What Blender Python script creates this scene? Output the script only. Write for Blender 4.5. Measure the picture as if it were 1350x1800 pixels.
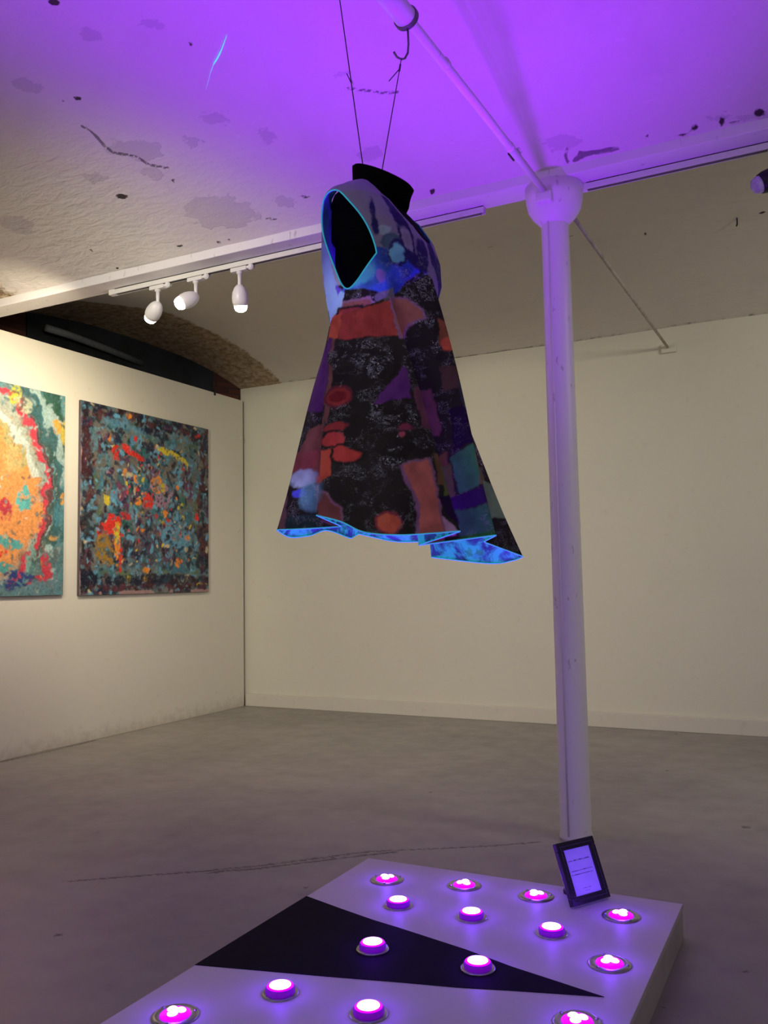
import bpy, bmesh, math, random
import numpy as np
from mathutils import Vector, Matrix

for o in list(bpy.data.objects): bpy.data.objects.remove(o)
S = bpy.context.scene
COL = S.collection
PI = math.pi

# ------------------------------------------------------------------ camera
EYE = 1.15
yaw, pitch, roll, FPX = -0.472216, 0.080082, -0.017803, 1524.165
cy, sy, cp, sp = math.cos(yaw), math.sin(yaw), math.cos(pitch), math.sin(pitch)
fwd = Vector((sy*cp, cy*cp, sp)); rt = Vector((cy, -sy, 0)); upv = rt.cross(fwd)
r2 = rt*math.cos(roll) + upv*math.sin(roll); u2 = -rt*math.sin(roll) + upv*math.cos(roll)
cd = bpy.data.cameras.new('camera'); cam = bpy.data.objects.new('camera', cd); COL.objects.link(cam)
M = Matrix.Identity(4)
for i in range(3):
    M[i][0] = r2[i]; M[i][1] = u2[i]; M[i][2] = -fwd[i]
M[2][3] = EYE
cam.matrix_world = M
cd.sensor_fit = 'VERTICAL'; cd.sensor_height = 36.0; cd.lens = FPX/1800*36.0
cd.clip_start = 0.05; cd.clip_end = 60
S.camera = cam

# ------------------------------------------------------------------ light and exposure
S.view_settings.view_transform = 'Standard'; S.view_settings.look = 'None'
S.view_settings.exposure = 0.0; S.view_settings.gamma = 1.0
S.view_settings.use_curve_mapping = False
W = bpy.data.worlds.new('world'); S.world = W; W.use_nodes = True
W.node_tree.nodes['Background'].inputs[0].default_value = (1.0, 0.97, 0.90, 1)
W.node_tree.nodes['Background'].inputs[1].default_value = 0.055
UV_COL = (0.29, 0.002, 1.0)
UV_SPOT = 64.0
UV_POINT = 0.34
WARM = (1.0, 0.84, 0.60)

def lamp(name, kind, loc, power, color, aim=None, **kw):
    l = bpy.data.lights.new(name, kind); l.energy = power; l.color = color
    for k, v in kw.items(): setattr(l, k, v)
    o = bpy.data.objects.new(name, l); COL.objects.link(o); o.location = loc
    if aim is not None:
        o.rotation_euler = (Vector(aim)-Vector(loc)).to_track_quat('-Z', 'Y').to_euler()
    return o
# unseen area lamps added as soft fill, standing for the gallery's other bays
lamp('gallery_fill', 'AREA', (-2.6, -2.3, 2.2), 16, (1, .93, .80), aim=(-3.6, 6.8, 0.6), shape='RECTANGLE', size=2.0, size_y=0.8)
lamp('gallery_fill', 'AREA', (1.8, -2.2, 2.2), 12, (1, .95, .84), aim=(-1.5, 6.8, 0.6), shape='RECTANGLE', size=2.0, size_y=0.8)
# spot on the beam above the viewer, washing the back wall
lamp('wash_light', 'SPOT', (-2.9, .72, 2.85), 430, (1, .92, .72), aim=(-3.7, 6.8, 1.3), spot_size=math.radians(66), spot_blend=1.0, shadow_soft_size=0.25)
lamp('wash_light', 'SPOT', (1.9, 3.6, 2.85), 190, (1, .95, .82), aim=(-.5, 6.8, 1.2), spot_size=math.radians(115), spot_blend=1.0, shadow_soft_size=0.25)  # unseen spot added to brighten the back wall, placed clear of the column
# wall washing spots of the same track, outside the frame
lamp('wash_light', 'SPOT', (-3.70, 3.35, 2.80), 110, WARM, aim=(-5.0, 3.95, 2.35), spot_size=math.radians(95), spot_blend=1.0, shadow_soft_size=0.05)
# a lamp grazing the rough paint at the left end of the ceiling
lamp('wash_light', 'SPOT', (-4.6, 2.3, 2.75), 7, WARM, aim=(-4.1, 3.5, 3.2), spot_size=math.radians(110), spot_blend=1.0, shadow_soft_size=0.05)

# ------------------------------------------------------------------ object helpers
def tag(o, label=None, cat=None, group=None, kind=None):
    if label: o['label'] = label
    if cat: o['category'] = cat
    if group: o['group'] = group
    if kind: o['kind'] = kind
    return o
def empty(name, loc=(0, 0, 0), rot=(0, 0, 0)):
    o = bpy.data.objects.new(name, None); COL.objects.link(o)
    o.location = loc; o.rotation_euler = rot; o.empty_display_size = 0.05
    return o
def link(name, me, mat=None, parent=None, smooth=False):
    if mat is not None:
        for m in (mat if isinstance(mat, (list, tuple)) else [mat]): me.materials.append(m)
    if smooth:
        for p in me.polygons: p.use_smooth = True
    o = bpy.data.objects.new(name, me); COL.objects.link(o)
    if parent: o.parent = parent
    return o
def mesh(name, verts, faces, mat=None, parent=None, smooth=False):
    me = bpy.data.meshes.new(name); me.from_pydata([tuple(v) for v in verts], [], faces); me.update()
    return link(name, me, mat, parent, smooth)
def frombm(name, bm, mat=None, parent=None, smooth=False):
    me = bpy.data.meshes.new(name); bmesh.ops.recalc_face_normals(bm, faces=bm.faces); bm.to_mesh(me); bm.free()
    return link(name, me, mat, parent, smooth)
def add_box(bm, lo, hi, bevel=0.0, mtx=None):
    r = bmesh.ops.create_cube(bm, size=1.0); vs = r['verts']
    for v in vs:
        v.co = Vector([(lo[i]+hi[i])/2 + v.co[i]*(hi[i]-lo[i]) for i in range(3)])
    if bevel > 0:
        es = list({e for v in vs for e in v.link_edges})
        rb = bmesh.ops.bevel(bm, geom=es, offset=bevel, segments=2, affect='EDGES', profile=0.6)
        vs = list({v for f in rb['faces'] for v in f.verts} | {v for v in vs if v.is_valid})
    if mtx is not None:
        for v in vs: v.co = mtx @ v.co
    return vs
def add_tube(bm, pts, rad, seg=10, closed=False, caps=True):
    pts = [Vector(p) for p in pts]; n = len(pts)
    if not isinstance(rad, (list, tuple)): rad = [rad]*n
    prev = None; rings = []
    for i, p in enumerate(pts):
        a = pts[(i-1) % n] if (closed or i > 0) else p
        b = pts[(i+1) % n] if (closed or i < n-1) else p
        t = (b-a).normalized()
        if prev is None:
            ref = Vector((0, 0, 1)) if abs(t.z) < .9 else Vector((1, 0, 0))
            nx = t.cross(ref).normalized()
        else:
            nx = (prev - t*prev.dot(t)).normalized()
        prev = nx; ny = t.cross(nx)
        rings.append([bm.verts.new(p + (nx*math.cos(2*PI*k/seg) + ny*math.sin(2*PI*k/seg))*rad[i]) for k in range(seg)])
    m = n if closed else n-1
    for i in range(m):
        A, B = rings[i], rings[(i+1) % n]
        for k in range(seg):
            bm.faces.new((A[k], A[(k+1) % seg], B[(k+1) % seg], B[k]))
    if caps and not closed:
        bm.faces.new(rings[0][::-1]); bm.faces.new(rings[-1])
def add_lathe(bm, prof, seg=32, c=(0, 0, 0), mtx=None, capb=True, capt=True):
    rings = []
    for (r, z) in prof:
        ring = []
        for k in range(seg):
            co = Vector((c[0]+r*math.cos(2*PI*k/seg), c[1]+r*math.sin(2*PI*k/seg), c[2]+z))
            ring.append(bm.verts.new(mtx @ co if mtx is not None else co))
        rings.append(ring)
    for A, B in zip(rings[:-1], rings[1:]):
        for k in range(seg): bm.faces.new((A[k], A[(k+1) % seg], B[(k+1) % seg], B[k]))
    if capb: bm.faces.new(rings[0][::-1])
    if capt: bm.faces.new(rings[-1])
def grid_mesh(name, Pn, mat, parent=None, attrs=None, smooth=True, closed=False, flip=False):
    """Pn: (rows, cols, 3) array."""
    R, C, _ = Pn.shape
    idx = np.arange(R*C).reshape(R, C)
    if closed:
        nx = np.roll(idx, -1, axis=1); a, b, c, d = idx[:-1], nx[:-1], nx[1:], idx[1:]
    else:
        a, b, c, d = idx[:-1, :-1], idx[:-1, 1:], idx[1:, 1:], idx[1:, :-1]
    f = np.stack([a.ravel(), b.ravel(), c.ravel(), d.ravel()], 1)
    if flip: f = f[:, ::-1]
    me = bpy.data.meshes.new(name); n = len(f)
    me.vertices.add(R*C); me.vertices.foreach_set('co', Pn.reshape(-1).astype(np.float32))
    me.loops.add(n*4); me.loops.foreach_set('vertex_index', f.reshape(-1).astype(np.int32))
    me.polygons.add(n); me.polygons.foreach_set('loop_start', (np.arange(n)*4).astype(np.int32))
    me.update(calc_edges=True)
    add_attrs(me, attrs)
    return link(name, me, mat, parent, smooth)
def add_attrs(me, attrs):
    for k, v in (attrs or {}).items():
        v = np.asarray(v, dtype=np.float32)
        if v.ndim >= 2 and v.shape[-1] == 3:
            v = v.reshape(-1, 3); v4 = np.ones((len(v), 4), np.float32); v4[:, :3] = v
            at = me.attributes.new(k, 'FLOAT_COLOR', 'POINT'); at.data.foreach_set('color', v4.reshape(-1))
        else:
            at = me.attributes.new(k, 'FLOAT', 'POINT'); at.data.foreach_set('value', v.reshape(-1))

# ------------------------------------------------------------------ numpy noise
def hash2(ix, iy, seed):
    h = (ix.astype(np.int64)*374761393 + iy.astype(np.int64)*668265263 + seed*974634777) & 0xffffffff
    h = ((h ^ (h >> 13))*1274126177) & 0xffffffff
    return ((h ^ (h >> 16)) & 0xffff)/65535.0
def vnoise(x, y, seed=0):
    ix, iy = np.floor(x), np.floor(y); fx, fy = x-ix, y-iy
    fx = fx*fx*(3-2*fx); fy = fy*fy*(3-2*fy)
    a, b = hash2(ix, iy, seed), hash2(ix+1, iy, seed); c, d = hash2(ix, iy+1, seed), hash2(ix+1, iy+1, seed)
    return a+(b-a)*fx+(c-a)*fy+(a-b-c+d)*fx*fy
def fbm(x, y, seed=0, oct=4):
    s = 0; a = .5; t = 0
    for o in range(oct):
        s = s+a*vnoise(x*2**o, y*2**o, seed+o*17); t += a; a *= .5
    return s/t
def srgb(r, g, b):
    f = lambda c: (c/255)/12.92 if c/255 <= .04045 else (((c/255)+.055)/1.055)**2.4
    return np.array([f(r), f(g), f(b)])
def poly_sd(px, py, poly):
    """signed distance, negative inside"""
    poly = np.asarray(poly, float); d = np.full(px.shape, 1e9); ins = np.zeros(px.shape, bool)
    n = len(poly)
    for i in range(n):
        x0, y0 = poly[i]; x1, y1 = poly[(i+1) % n]; ex, ey = x1-x0, y1-y0
        t = np.clip(((px-x0)*ex+(py-y0)*ey)/(ex*ex+ey*ey+1e-12), 0, 1)
        d = np.minimum(d, np.hypot(px-x0-t*ex, py-y0-t*ey))
        c = ((y0 > py) != (y1 > py)) & (px < (x1-x0)*(py-y0)/((y1-y0)+1e-12)+x0)
        ins ^= c
    return np.where(ins, -d, d)
def line_d(px, py, pts):
    d = np.full(px.shape, 1e9)
    for (x0, y0), (x1, y1) in zip(pts[:-1], pts[1:]):
        ex, ey = x1-x0, y1-y0
        t = np.clip(((px-x0)*ex+(py-y0)*ey)/(ex*ex+ey*ey+1e-12), 0, 1)
        d = np.minimum(d, np.hypot(px-x0-t*ex, py-y0-t*ey))
    return d

# ------------------------------------------------------------------ materials
def newmat(name, base=(.8, .8, .8), rough=.6, metal=0.0, spec=0.3):
    m = bpy.data.materials.new(name); m.use_nodes = True
    b = m.node_tree.nodes['Principled BSDF']
    b.inputs['Base Color'].default_value = (*base, 1); b.inputs['Roughness'].default_value = rough
    b.inputs['Metallic'].default_value = metal; b.inputs['Specular IOR Level'].default_value = spec
    return m
class NT:
    def __init__(s, m): s.m = m; s.t = m.node_tree; s.b = s.t.nodes['Principled BSDF']
    def n(s, typ, **kw):
        o = s.t.nodes.new(typ)
        for k, v in kw.items(): setattr(o, k, v)
        return o
    def put(s, sock, v):
        if isinstance(v, bpy.types.NodeSocket): s.t.links.new(v, sock)
        elif isinstance(v, (tuple, list, np.ndarray)):
            v = tuple(float(x) for x in v)
            sock.default_value = (*v, 1) if (len(v) == 3 and sock.type == 'RGBA') else v
        else: sock.default_value = v
    def coord(s): return s.n('ShaderNodeTexCoord').outputs['Object']
    def mapping(s, v, scale=(1, 1, 1), rot=(0, 0, 0)):
        o = s.n('ShaderNodeMapping'); s.put(o.inputs['Vector'], v); o.inputs['Scale'].default_value = scale; o.inputs['Rotation'].default_value = rot
        return o.outputs[0]
    def noise(s, v, scale, detail=4, rough=.55, dist=0.0):
        o = s.n('ShaderNodeTexNoise'); s.put(o.inputs['Vector'], v); o.inputs['Scale'].default_value = scale
        o.inputs['Detail'].default_value = detail; o.inputs['Roughness'].default_value = rough; o.inputs['Distortion'].default_value = dist
        return o.outputs[0]
    def voro(s, v, scale, feature='F1', out=0):
        o = s.n('ShaderNodeTexVoronoi', feature=feature); s.put(o.inputs['Vector'], v); o.inputs['Scale'].default_value = scale
        return o.outputs[out]
    def math(s, op, a, b=0.0, c=None):
        o = s.n('ShaderNodeMath', operation=op); s.put(o.inputs[0], a); s.put(o.inputs[1], b)
        if c is not None: s.put(o.inputs[2], c)
        return o.outputs[0]
    def ss(s, v, lo, hi, a=0.0, b=1.0):
        o = s.n('ShaderNodeMapRange', interpolation_type='SMOOTHSTEP'); s.put(o.inputs[0], v)
        for i, x in enumerate((lo, hi, a, b)): s.put(o.inputs[1+i], x)
        return o.outputs[0]
    def mix(s, f, a, b, blend='MIX'):
        o = s.n('ShaderNodeMix', data_type='RGBA', blend_type=blend); s.put(o.inputs[0], f); s.put(o.inputs[6], a); s.put(o.inputs[7], b)
        return o.outputs[2]
    def attr(s, name, fac=False):
        o = s.n('ShaderNodeAttribute', attribute_name=name); return o.outputs['Fac' if fac else 'Color']
    def bump(s, h, strength=.3, dist=.01, nrm=None):
        o = s.n('ShaderNodeBump'); s.put(o.inputs['Height'], h); o.inputs['Strength'].default_value = strength; o.inputs['Distance'].default_value = dist
        if nrm is not None: s.put(o.inputs['Normal'], nrm)
        return o.outputs[0]
    def color(s, c): s.put(s.b.inputs['Base Color'], c)
    def rough(s, c): s.put(s.b.inputs['Roughness'], c)
    def normal(s, c): s.put(s.b.inputs['Normal'], c)

def m_plaster(name, base, dirt=(.45, .40, .32), rough=.85, relief=.25, low=True):
    m = newmat(name, base, rough, spec=.2); k = NT(m); co = k.coord()
    n1 = k.noise(co, 1.3, 4); n2 = k.noise(co, 14, 4); n3 = k.noise(co, 70, 3)
    c = k.mix(k.ss(n1, .45, .75, 0, .16), base, tuple(x*.8 for x in base))
    c = k.mix(k.ss(n2, .62, .72, 0, .10), c, dirt)
    if low:
        z = k.n('ShaderNodeSeparateXYZ'); k.put(z.inputs[0], co)
        f = k.ss(k.math('ADD', z.outputs[2], k.math('MULTIPLY', n2, .22)), .08, .24, .55, 0)
        c = k.mix(f, c, dirt)
    k.color(c)
    h = k.math('ADD', k.math('MULTIPLY', n2, 1.0), k.math('MULTIPLY', n3, .25))
    k.normal(k.bump(h, relief, .008))
    return m
M_wall = m_plaster('wall_paint', (.76, .74, .63), relief=.10)
M_backwall = m_plaster('back_wall_paint', (.73, .715, .60), relief=.22)
M_board = m_plaster('skirting_paint', (.70, .67, .58), dirt=(.26, .22, .16), relief=.3, low=False)
M_white = newmat('white_enamel', (.72, .71, .70), .35, spec=.4)
k = NT(M_white); co = k.coord(); k.color(k.mix(k.ss(k.noise(co, 9, 3), .6, .7, 0, .25), (.72, .71, .70), (.5, .46, .40)))
M_iron = newmat('painted_iron', (.74, .73, .74), .42, spec=.35)
k = NT(M_iron); co = k.coord()
sc = k.mapping(co, (1, 1, .35))
k.color(k.mix(k.ss(k.noise(sc, 26, 5, .65), .64, .70, 0, .55), (.74, .73, .74), (.33, .29, .27)))
k.normal(k.bump(k.noise(co, 30, 3), .25, .004))

def m_ceiling(name, base):
    m = newmat(name, base, .8, spec=.25); k = NT(m); co = k.coord()
    st = k.mapping(co, (1.0, 3.0, 1.0))
    nA = k.noise(co, 2.2, 5, .6); nB = k.noise(st, 9, 5, .6, .4); nC = k.noise(co, 45, 4, .6); nD = k.noise(co, 22, 5, .65)
    brown = k.attr('brown', True); patch = k.attr('patch', True); crack = k.attr('crack', True); hole = k.attr('hole', True); rgh = k.attr('relief', True)
    jit = k.math('MULTIPLY', k.math('SUBTRACT', nD, .5), .05)
    pm = k.ss(k.math('ADD', patch, k.math('ADD', k.math('MULTIPLY', jit, 1.6), k.math('MULTIPLY', k.math('SUBTRACT', nB, .5), .10))), -.003, .006, 1, 0)
    cm = k.ss(k.math('ADD', crack, k.math('MULTIPLY', jit, .35)), -.002, .004, 1, 0)
    hm = k.ss(k.math('ADD', hole, k.math('MULTIPLY', jit, .35)), -.003, .003, 1, 0)
    bmk = k.ss(k.math('ADD', brown, k.math('MULTIPLY', jit, 2.0)), -.02, .02, 1, 0)
    c = k.mix(k.ss(nA, .5, .75, 0, .25), base, (.50, .47, .44))
    c = k.mix(k.ss(nB, .62, .72, 0, .18), c, (.80, .78, .74))
    c = k.mix(k.ss(nC, .66, .74, 0, .25), c, (.38, .33, .30))
    c = k.mix(k.math('MULTIPLY', pm, .42), c, (.40, .37, .40))
    bc = k.mix(k.ss(nD, .35, .65), (.27, .19, .11), (.46, .37, .25))
    bc = k.mix(k.ss(nB, .5, .7, 0, .6), bc, (.10, .06, .035))
    c = k.mix(bmk, c, bc)
    c = k.mix(k.math('MULTIPLY', cm, .8), c, (.10, .08, .10))
    c = k.mix(k.math('MULTIPLY', hm, .95), c, (.025, .015, .012))
    k.color(c)
    h = k.math('ADD', k.math('MULTIPLY', nB, k.math('MULTIPLY_ADD', rgh, 1.6, .28)), k.math('MULTIPLY', nC, .12))
    h = k.math('ADD', h, k.math('MULTIPLY', nD, .25))
    h = k.math('ADD', h, k.math('MULTIPLY', pm, .16))
    h = k.math('SUBTRACT', h, k.math('MULTIPLY', cm, .8)); h = k.math('SUBTRACT', h, k.math('MULTIPLY', hm, 1.0))
    k.normal(k.bump(h, .55, .02))
    return m
M_ceil = m_ceiling('ceiling_limewash', (.66, .63, .60))
M_ceilb = m_ceiling('back_bay_limewash', (.66, .63, .55))

M_floor = newmat('floor_paint', (.3, .29, .27), .38, spec=.35)
k = NT(M_floor); co = k.coord()
n1 = k.noise(co, .9, 5, .6); n2 = k.noise(co, 7, 5, .65); n3 = k.noise(co, 38, 4)
c = k.mix(k.ss(n1, .35, .7), (.29, .27, .245), (.37, .35, .315))
c = k.mix(k.ss(n2, .6, .8, 0, .45), c, (.22, .20, .185))
c = k.mix(k.ss(n3, .70, .76, 0, .35), c, (.12, .11, .10))
sc = k.attr('scuff', True)
jit = k.math('MULTIPLY', k.math('SUBTRACT', k.noise(k.mapping(co, (1, 4, 1)), 30, 4, .7), .5), .055)
sm = k.ss(k.math('ADD', sc, jit), -.004, .004, 1, 0)
c = k.mix(k.math('MULTIPLY', sm, .8), c, (.045, .036, .04))
vs = k.voro(co, 1.7); c = k.mix(k.ss(vs, .018, .024, .8, 0), c, (.05, .04, .035))
k.color(c); k.rough(k.ss(n2, .3, .7, .34, .5)); k.normal(k.bump(k.math('ADD', n2, k.math('MULTIPLY', n3, .3)), .12, .006))

def simple(name, base, rough=.5, metal=0, spec=.3, noise=None):
    m = newmat(name, base, rough, metal, spec); k = NT(m); co = k.coord()
    sc, amt = noise or (30, .15)
    k.color(k.mix(k.ss(k.noise(co, sc, 4), .4, .7, 0, 1), base, tuple(x*(1-amt) for x in base)))
    return m
M_board_white = simple('plinth_white', (.66, .65, .66), .5, noise=(3, .06))
M_board_side = simple('plinth_edge', (.55, .54, .50), .6, noise=(6, .12))
M_board_black = simple('plinth_black', (.010, .008, .018), .75, spec=.08, noise=(12, .2))
M_chrome = simple('chrome', (.48, .47, .56), .30, 1.0, noise=(40, .1))
M_black = simple('black_jersey', (.0035, .003, .004), .95, spec=.05)
M_blackpl = simple('black_plastic', (.02, .02, .022), .4)
M_wire = simple('dark_wire', (.05, .045, .06), .5)
M_steelwire = simple('galvanised_wire', (.20, .19, .22), .45, .6)
M_slot = simple('track_slot', (.10, .095, .09), .6)
M_duct = simple('duct_grey', (.13, .15, .18), .6)
M_navy = simple('dark_blue_board', (.016, .022, .032), .7, noise=(5, .5))
M_void = simple('dark_recess', (.014, .012, .011), .9)
M_brick = newmat('old_brick', (.12, .05, .04), .9)
k = NT(M_brick); co = k.coord(); br = k.n('ShaderNodeTexBrick'); k.put(br.inputs['Vector'], k.mapping(co, (1, 1, 1), (PI/2, 0, 0)))
br.inputs['Scale'].default_value = 4.5; br.inputs['Color1'].default_value = (.10, .035, .028, 1); br.inputs['Color2'].default_value = (.06, .022, .02, 1)
br.inputs['Mortar'].default_value = (.035, .025, .022, 1); k.color(br.outputs[0]); k.normal(k.bump(br.outputs[1], .5, .01))

def emis(name, col, strength):
    m = newmat(name, tuple(min(1, c) for c in col), .4); k = NT(m); b = k.b
    b.inputs['Emission Color'].default_value = (*col, 1); b.inputs['Emission Strength'].default_value = strength
    return m
M_bulb = emis('lit_bulb', (1, .93, .78), 20)
M_ledcore = emis('led_core', (1.0, .62, 1.0), 4.0)
M_ledrim = emis('led_lens', (.62, .0, 1.0), 1.3)
M_ledside = emis('led_side', (.24, .004, .60), .30)
M_drip = emis('fluorescent_stain', (.10, .55, 1.0), 1.1)

# ------------------------------------------------------------------ setting
XL, YW = -4.993, 6.839
ZB = 2.985                      # underside of the beam
XR, Y0 = 3.2, -2.6
# floor, as a grid carrying the distance to the long scuff line
def scuff_field(x, y):
    a = line_d(x, y, SC1)-.008; b = line_d(x, y, SC2)-.009; c = line_d(x, y, SC3)-.012
    d = np.minimum(np.minimum(a, b), c)
    for (sx, sy_, r) in SPOTS: d = np.minimum(d, np.hypot(x-sx, (y-sy_)*.8)-r)
    return d
SC1 = [(-2.73, 2.54), (-2.52, 2.70), (-2.32, 2.85), (-2.15, 3.0), (-1.97, 3.19), (-1.81, 3.36), (-1.65, 3.46), (-1.39, 3.62), (-1.19, 3.78)]
SC2 = [(-2.28, 2.85), (-2.13, 2.97), (-1.95, 3.16), (-1.79, 3.32), (-1.7, 3.4)]
SC3 = [(-4.97, 4.0), (-4.95, 4.4), (-4.97, 4.9)]
SPOTS = [(-.4, 4.37, .02), (-2.34, 2.15, .012), (-.28, 2.81, .010), (-.45, 2.48, .008), (-1.83, 2.87, .010), (-1.06, 6.72, .012)]
xs = np.linspace(-6.2, XR, 420); ys = np.linspace(Y0, 7.1, 430)
X, Y = np.meshgrid(xs, ys)
tag(grid_mesh('floor', np.stack([X, Y, 0*X], -1), M_floor, attrs={'scuff': scuff_field(X, Y)}, smooth=False), kind='structure')
bm = bmesh.new(); add_box(bm, (-6.3, YW, 0), (XR, YW+.2, 3.075))
tag(frombm('wall_back', bm, M_backwall), kind='structure')
bm = bmesh.new(); add_box(bm, (XR, Y0, 0), (XR+.15, YW+.2, 3.075))
tag(frombm('wall_right', bm, M_wall), kind='structure')
bm = bmesh.new()
add_box(bm, (-6.15, Y0, 0), (-6.0, YW, 3.6))
tag(frombm('wall_left', bm, M_void), kind='structure')
bm = bmesh.new(); add_box(bm, (-4.99, YW-.03, 0), (XR, YW, .115), .006)
tag(frombm('baseboard_back', bm, M_board), kind='structure')

def vz(s, z0, z1, rise): return z0+(z1-z0)*s+4*rise*s*(1-s)
def arch(name, x0, x1, y0, y1, z0, z1, rise, nx, ny, mat, feats):
    xs = np.linspace(x0, x1, nx); s = np.linspace(0, 1, ny)
    X, Sg = np.meshgrid(xs, s); Y = y0+(y1-y0)*Sg
    Z = vz(Sg, z0, z1, rise) + .012*(fbm(X*1.3, Y*2.0, 5)-.5) + .006*(fbm(X*4, Y*7, 9)-.5)
    at = feats(X, Y)
    o = grid_mesh(name, np.stack([X, Y, Z], -1), mat, attrs=at, flip=True)
    return tag(o, kind='structure')
# marks on the near ceiling bay: positions on the vault in metres (x, y)
CRK = [([(-3.117, 2.955), (-3.101, 3.013), (-3.112, 3.1), (-3.098, 3.143), (-3.001, 3.201), (-2.977, 3.266), (-2.883, 3.312)], .007), ([(-1.77, 3.193), (-1.707, 3.222), (-1.618, 3.267), (-1.567, 3.277)], .005), ([(-1.727, 3.116), (-1.736, 3.182)], .003), ([(-.93, 3.785), (-.88, 3.77), (-.81, 3.775), (-.74, 3.78)], .009), ([(-.96, 3.79), (-.965, 3.76), (-.95, 3.73)], .005), ([(-.905, 3.75), (-.89, 3.765)], .004)]
PAT = [(-2.275, 3.302, 0.04, 0.037, 0.31), (-2.448, 3.134, 0.056, 0.035, 0.33), (-2.991, 3.307, 0.05, 0.035, 0.28), (-3.138, 2.651, 0.059, 0.043, 0.42), (-2.624, 2.529, 0.042, 0.037, 0.46), (-2.803, 3.612, 0.194, 0.099, 0.23), (-2.41, 3.649, 0.043, 0.028, 0.23), (-2.98, 3.159, 0.135, 0.057, 0.31), (-1.762, 3.119, 0.03, 0.015, 0.34), (-0.212, 3.778, 0.088, 0.006, 0.24), (-0.958, 3.699, 0.074, 0.03, 0.24), (-4.074, 3.378, 0.103, 0.072, 0.25), (-3.329, 3.236, 0.052, 0.035, 0.29), (-2.653, 3.219, 0.041, 0.03, 0.32), (-1.841, 3.523, 0.055, 0.027, 0.26), (-2.362, 2.581, 0.047, 0.03, 0.44)]
HOL = [(-3.277, 3.389, 0.037, 0.016, 0.27), (-2.609, 2.32, 0.023, 0.022, 0.5), (-2.916, 3.38, 0.009, 0.012, 0.32), (-3.763, 3.646, 0.011, 0.009, 0.27), (-3.695, 3.784, 0.011, 0.008, 0.18), (-3.178, 3.742, 0.022, 0.008, 0.18), (-2.277, 2.745, 0.008, 0.011, 0.4), (-0.409, 3.77, 0.014, 0.01, 0.21), (-0.302, 3.773, 0.01, 0.017, 0.29), (-0.157, 3.773, 0.02, 0.016, 0.26), (-0.605, 3.755, 0.006, 0.007, 0.32), (-1.219, 3.792, 0.011, 0.006, 0.18), (-2.995, 2.806, 0.02, 0.013, 0.42), (-3.076, 2.793, 0.006, 0.008, 0.54), (-1.636, 3.785, 0.008, 0.006, 0.24), (-2.54, 3.719, 0.026, 0.007, 0.24), (-2.289, 3.649, 0.022, 0.006, 0.23), (-4.642, 3.792, 0.022, 0.006, 0.18), (-2.93, 3.775, .012, .008, .2), (-2.86, 3.775, .010, .007, .2), (-1.63, 3.77, .014, .010, .2), (-.45, 3.79, .03, .006, .1), (-.25, 3.79, .02, .005, .1)]
def feats_near(X, Y):
    crack = np.full(X.shape, 1.0); patch = np.full(X.shape, 1.0); hole = np.full(X.shape, 1.0)
    for pts, w in CRK: crack = np.minimum(crack, line_d(X, Y, pts)-w)
    for (x, y, a, b, r) in PAT:
        c, s = math.cos(r), math.sin(r); u = (X-x)*c+(Y-y)*s; v = -(X-x)*s+(Y-y)*c
        patch = np.minimum(patch, (np.hypot(u/a, v/b)-1)*min(a, b))
    for (x, y, a, b, r) in HOL:
        c, s = math.cos(r), math.sin(r); u = (X-x)*c+(Y-y)*s; v = -(X-x)*s+(Y-y)*c
        hole = np.minimum(hole, (np.hypot(u/a, v/b)-1)*min(a, b))
    brown = (np.hypot((X+5.05)/.45, (Y-3.80)/.13)-1)*.13
    relief = np.clip((-X-3.0)/.8, 0, 1)*np.clip((Y-2.4)/.7, 0, 1)
    return dict(crack=crack, patch=patch, hole=hole, brown=brown, relief=relief)
def feats_back(X, Y):
    bl = [(-9, 3), (-5.55, 3.9), (-5.42, 4.4), (-5.26, 4.81), (-5.20, 5.13), (-5.08, 5.36), (-4.90, 5.64), (-4.83, 5.94), (-4.72, 6.21), (-4.63, 6.52), (-4.55, 6.9), (-9, 7.2)]
    o = np.full(X.shape, 1.0)
    hole = o.copy(); crack = o.copy()
    for (x, y, a, b) in BH: hole = np.minimum(hole, (np.hypot((X-x)/a, (Y-y)/b)-1)*min(a, b))
    crack = np.minimum(crack, line_d(X, Y, [(-4.5, 6.83), (-3.2, 6.835), (-1.2, 6.83), (1.5, 6.83)])-.006)
    return dict(crack=crack, patch=o, hole=hole, brown=poly_sd(X, Y, bl), relief=o*0+.12)
BH = [(-1.991, 5.607, .02, .007), (-.26, 5.852, .02, .012), (-.811, 5.837, .01, .01), (-.985, 5.843, .012, .02), (-1.453, 5.676, .03, .006)]
near = arch('ceiling_near', -6.0, 3.2, .9, 3.80, 3.035, 3.035, .42, 560, 200, M_ceil, feats_near); near.name = 'ceiling'
arch('ceiling', -6.0, 3.2, 3.96, YW, 3.035, 3.06, .43, 360, 150, M_ceilb, feats_back)
arch('ceiling', -6.0, 3.2, -2.2, .74, 3.035, 3.035, .42, 60, 40, M_ceil, lambda X, Y: {q: X*0+(0 if q == 'relief' else 1) for q in ('crack', 'patch', 'hole', 'brown', 'relief')})

# beams between the bays
bm = bmesh.new(); add_box(bm, (-6.0, 3.80, ZB), (3.2, 3.96, 3.10), .006)
tag(frombm('ceiling_beam', bm, M_iron), 'long white painted steel beam crossing the ceiling above the column', 'beam')
bm = bmesh.new(); add_box(bm, (-6.0, .74, ZB), (3.2, .90, 3.10), .006)
tag(frombm('ceiling_beam', bm, M_iron), 'white painted steel beam just above the viewer, out of frame', 'beam')

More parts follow.
